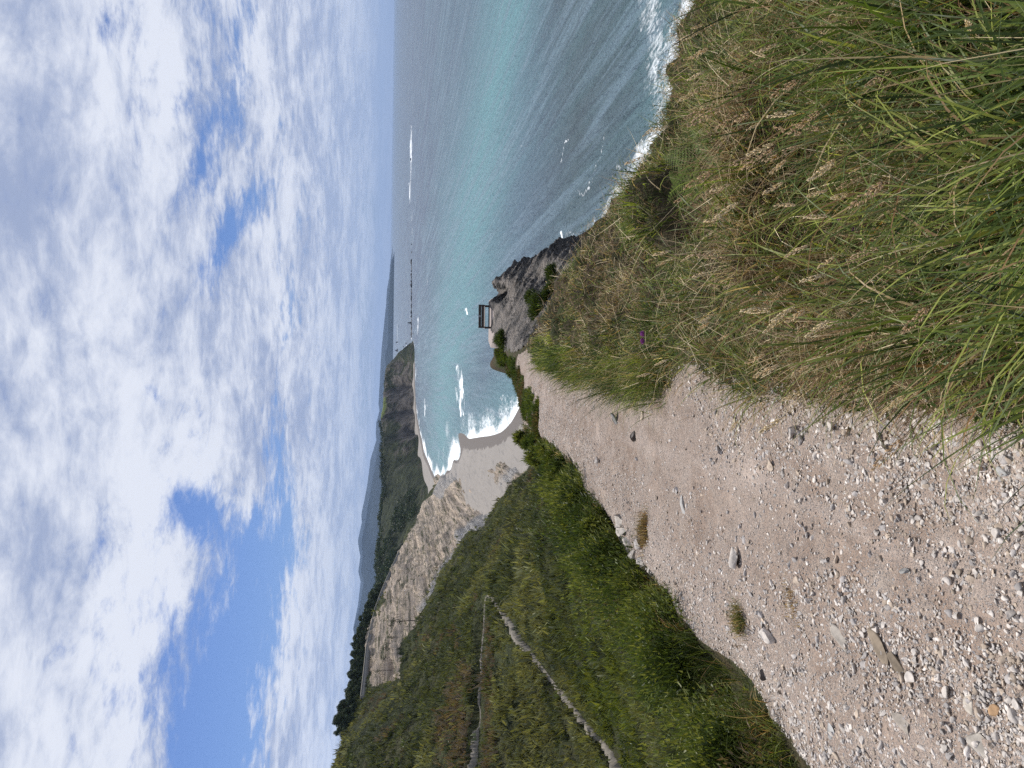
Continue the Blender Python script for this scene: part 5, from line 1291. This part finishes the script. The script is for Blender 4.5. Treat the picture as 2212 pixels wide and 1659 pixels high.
def frond_mesh(L, seed):
    rs = np.random.default_rng(seed); g = Pile(); cs = []; n_ = 17
    v, q, c = [], [], []
    for i in range(n_):
        t_ = (i + 1) / n_; bx = L * t_ * 0.92; bz = L * (0.55 * t_ - 0.42 * t_ * t_); pl = L * 0.34 * (1 - t_) ** 0.8 + 0.01
        for s_ in (-1, 1):
            for j in range(7):
                u = (j + 0.5) / 7; yy_ = s_ * pl * u; ll = pl * 0.13 * (1 - u * 0.7); o_ = len(v)
                v += [(bx + pl * u * 0.25 - ll * 1.6, yy_, bz - u * u * pl * 0.2), (bx + pl * u * 0.25, yy_ - ll * 0.8, bz - u * u * pl * 0.2 + 0.003), (bx + pl * u * 0.25 + ll * 1.6, yy_, bz - u * u * pl * 0.2), (bx + pl * u * 0.25, yy_ + ll * 0.8, bz - u * u * pl * 0.2 + 0.003)]
                q.append((o_, o_ + 1, o_ + 2, o_ + 3)); c += [tuple(np.array((0.075, 0.105, 0.022)) * rs.uniform(0.7, 1.4))] * 4
    return mesh("frond", np.array(v), [np.array(q)], M_LEAF, False, cols=np.array(c))
FR = [frond_mesh(0.55, 40 + k) for k in range(3)]
for (fx_, fy_, lab, sc) in ((1560, 345, "bright green fern in the dark hollow on the upper bank", 1.0), (1530, 405, "fern beside the dry brown thicket in mid bank", 0.9), (1385, 500, "small fern far down the bank", 0.8), (1600, 360, "fern with drooping fronds at the hollow's near lip", 0.9), (1445, 470, "pale fern among straw stems", 0.8)):
    c = hit(NEAR, fx_, fy_, 1, 28); o = empty("fern", (c[0], c[1], c[2] + 0.12), RNG.uniform(0, 6), label=lab, cat="fern")
    for k in range(5):
        d = link("frond", FR[k % 3], o); d.rotation_euler = (RNG.normal(0, .15), RNG.uniform(-0.5, 0.15), k * 0.9 + RNG.normal(0, .2)); d.scale = (sc * RNG.uniform(.5, .75),) * 3

for k, (fx_, fy_, side, lab) in enumerate(((1806, 476, 1, "purple flower head among near grass stems"), (1838, 494, 1, "second purple flower just below the first"), (1384, 722, 1, "dark purple thistle flower at the clump by the path"), (1384, 738, 1, "magenta flower lower in the clump by the path"),
                                           (1302, 1311, 0, "purple heather flower on the left verge gorse"), (1357, 1373, 0, "purple heather flower nearer on the left verge"))):
    c = hit(NEAR, fx_ + (70 if side else 14), fy_, 1.0, 28); hgt = (70 if side else 30) * c[1] / FPX
    o = empty("wild_flower", tuple(c), 0, label=lab, cat="flower")
    v, f = tube([(0, 0, -0.05), (0.01, 0, hgt * 0.5), (0.0, 0.01, hgt)], [0.002, 0.0017, 0.0013], 5); link("stem", mesh("stem", v, [f], M_LEAF, cols=np.repeat([(0.07, 0.11, 0.03)], len(v), 0)), o)
    n = 90; rr_ = 0.012 * max(1, c[1] / 3.5); d = RNG.normal(size=(n, 3)); d[:, 2] = np.abs(d[:, 2]); d /= np.linalg.norm(d, axis=1, keepdims=True); g = Pile()
    g.add(*quads(np.array([0, 0.01, hgt]) + d * rr_, d + RNG.normal(0, .4, (n, 3)), np.full(n, rr_ * 0.4), pick([(0.22, 0.05, 0.26), (0.30, 0.09, 0.34), (0.14, 0.03, 0.16)], n))); link("flower_head", g.mesh("flower_head", M_LEAF), o)

# grass tufts growing in the path itself
for (fx_, fy_, n, h0, pal, lab) in ((1612, 1336, 500, 0.085, GREEN + STRAW, "sparse green and straw tuft growing in the gravel"), (1400, 1148, 900, 0.12, STRAW + BROWN + GREEN[:1], "brown dead grass tuft at the path's eroded edge"), (1966, 0, 0, 0, GREEN, ""), (1722, 1290, 200, 0.045, STRAW, "tiny dry tuft below the large pale block")):
    if not n: continue
    x, y = on_path(fx_, fy_); r_ = np.stack([RNG.normal(0, 0.055, n), RNG.normal(0, 0.035, n), np.full(n, -0.01)], 1); g = Pile()
    if h0 > 0.1: r_[:, :2] *= 1.6
    g.add(*blades(r_, RNG.uniform(0.4, 1.3, n) * h0, RNG.uniform(0, 6.28, n), RNG.uniform(0.1, 0.8, n), RNG.uniform(0.1, 1.2, n), np.full(n, 0.0022 + y * 0.0003), pick(pal, n, 0.3), 3))
    tag(link("grass_tuft", g.mesh("grass_tuft", M_LEAF), None, (x, y, path_z(x, y))), lab, "grass tuft")
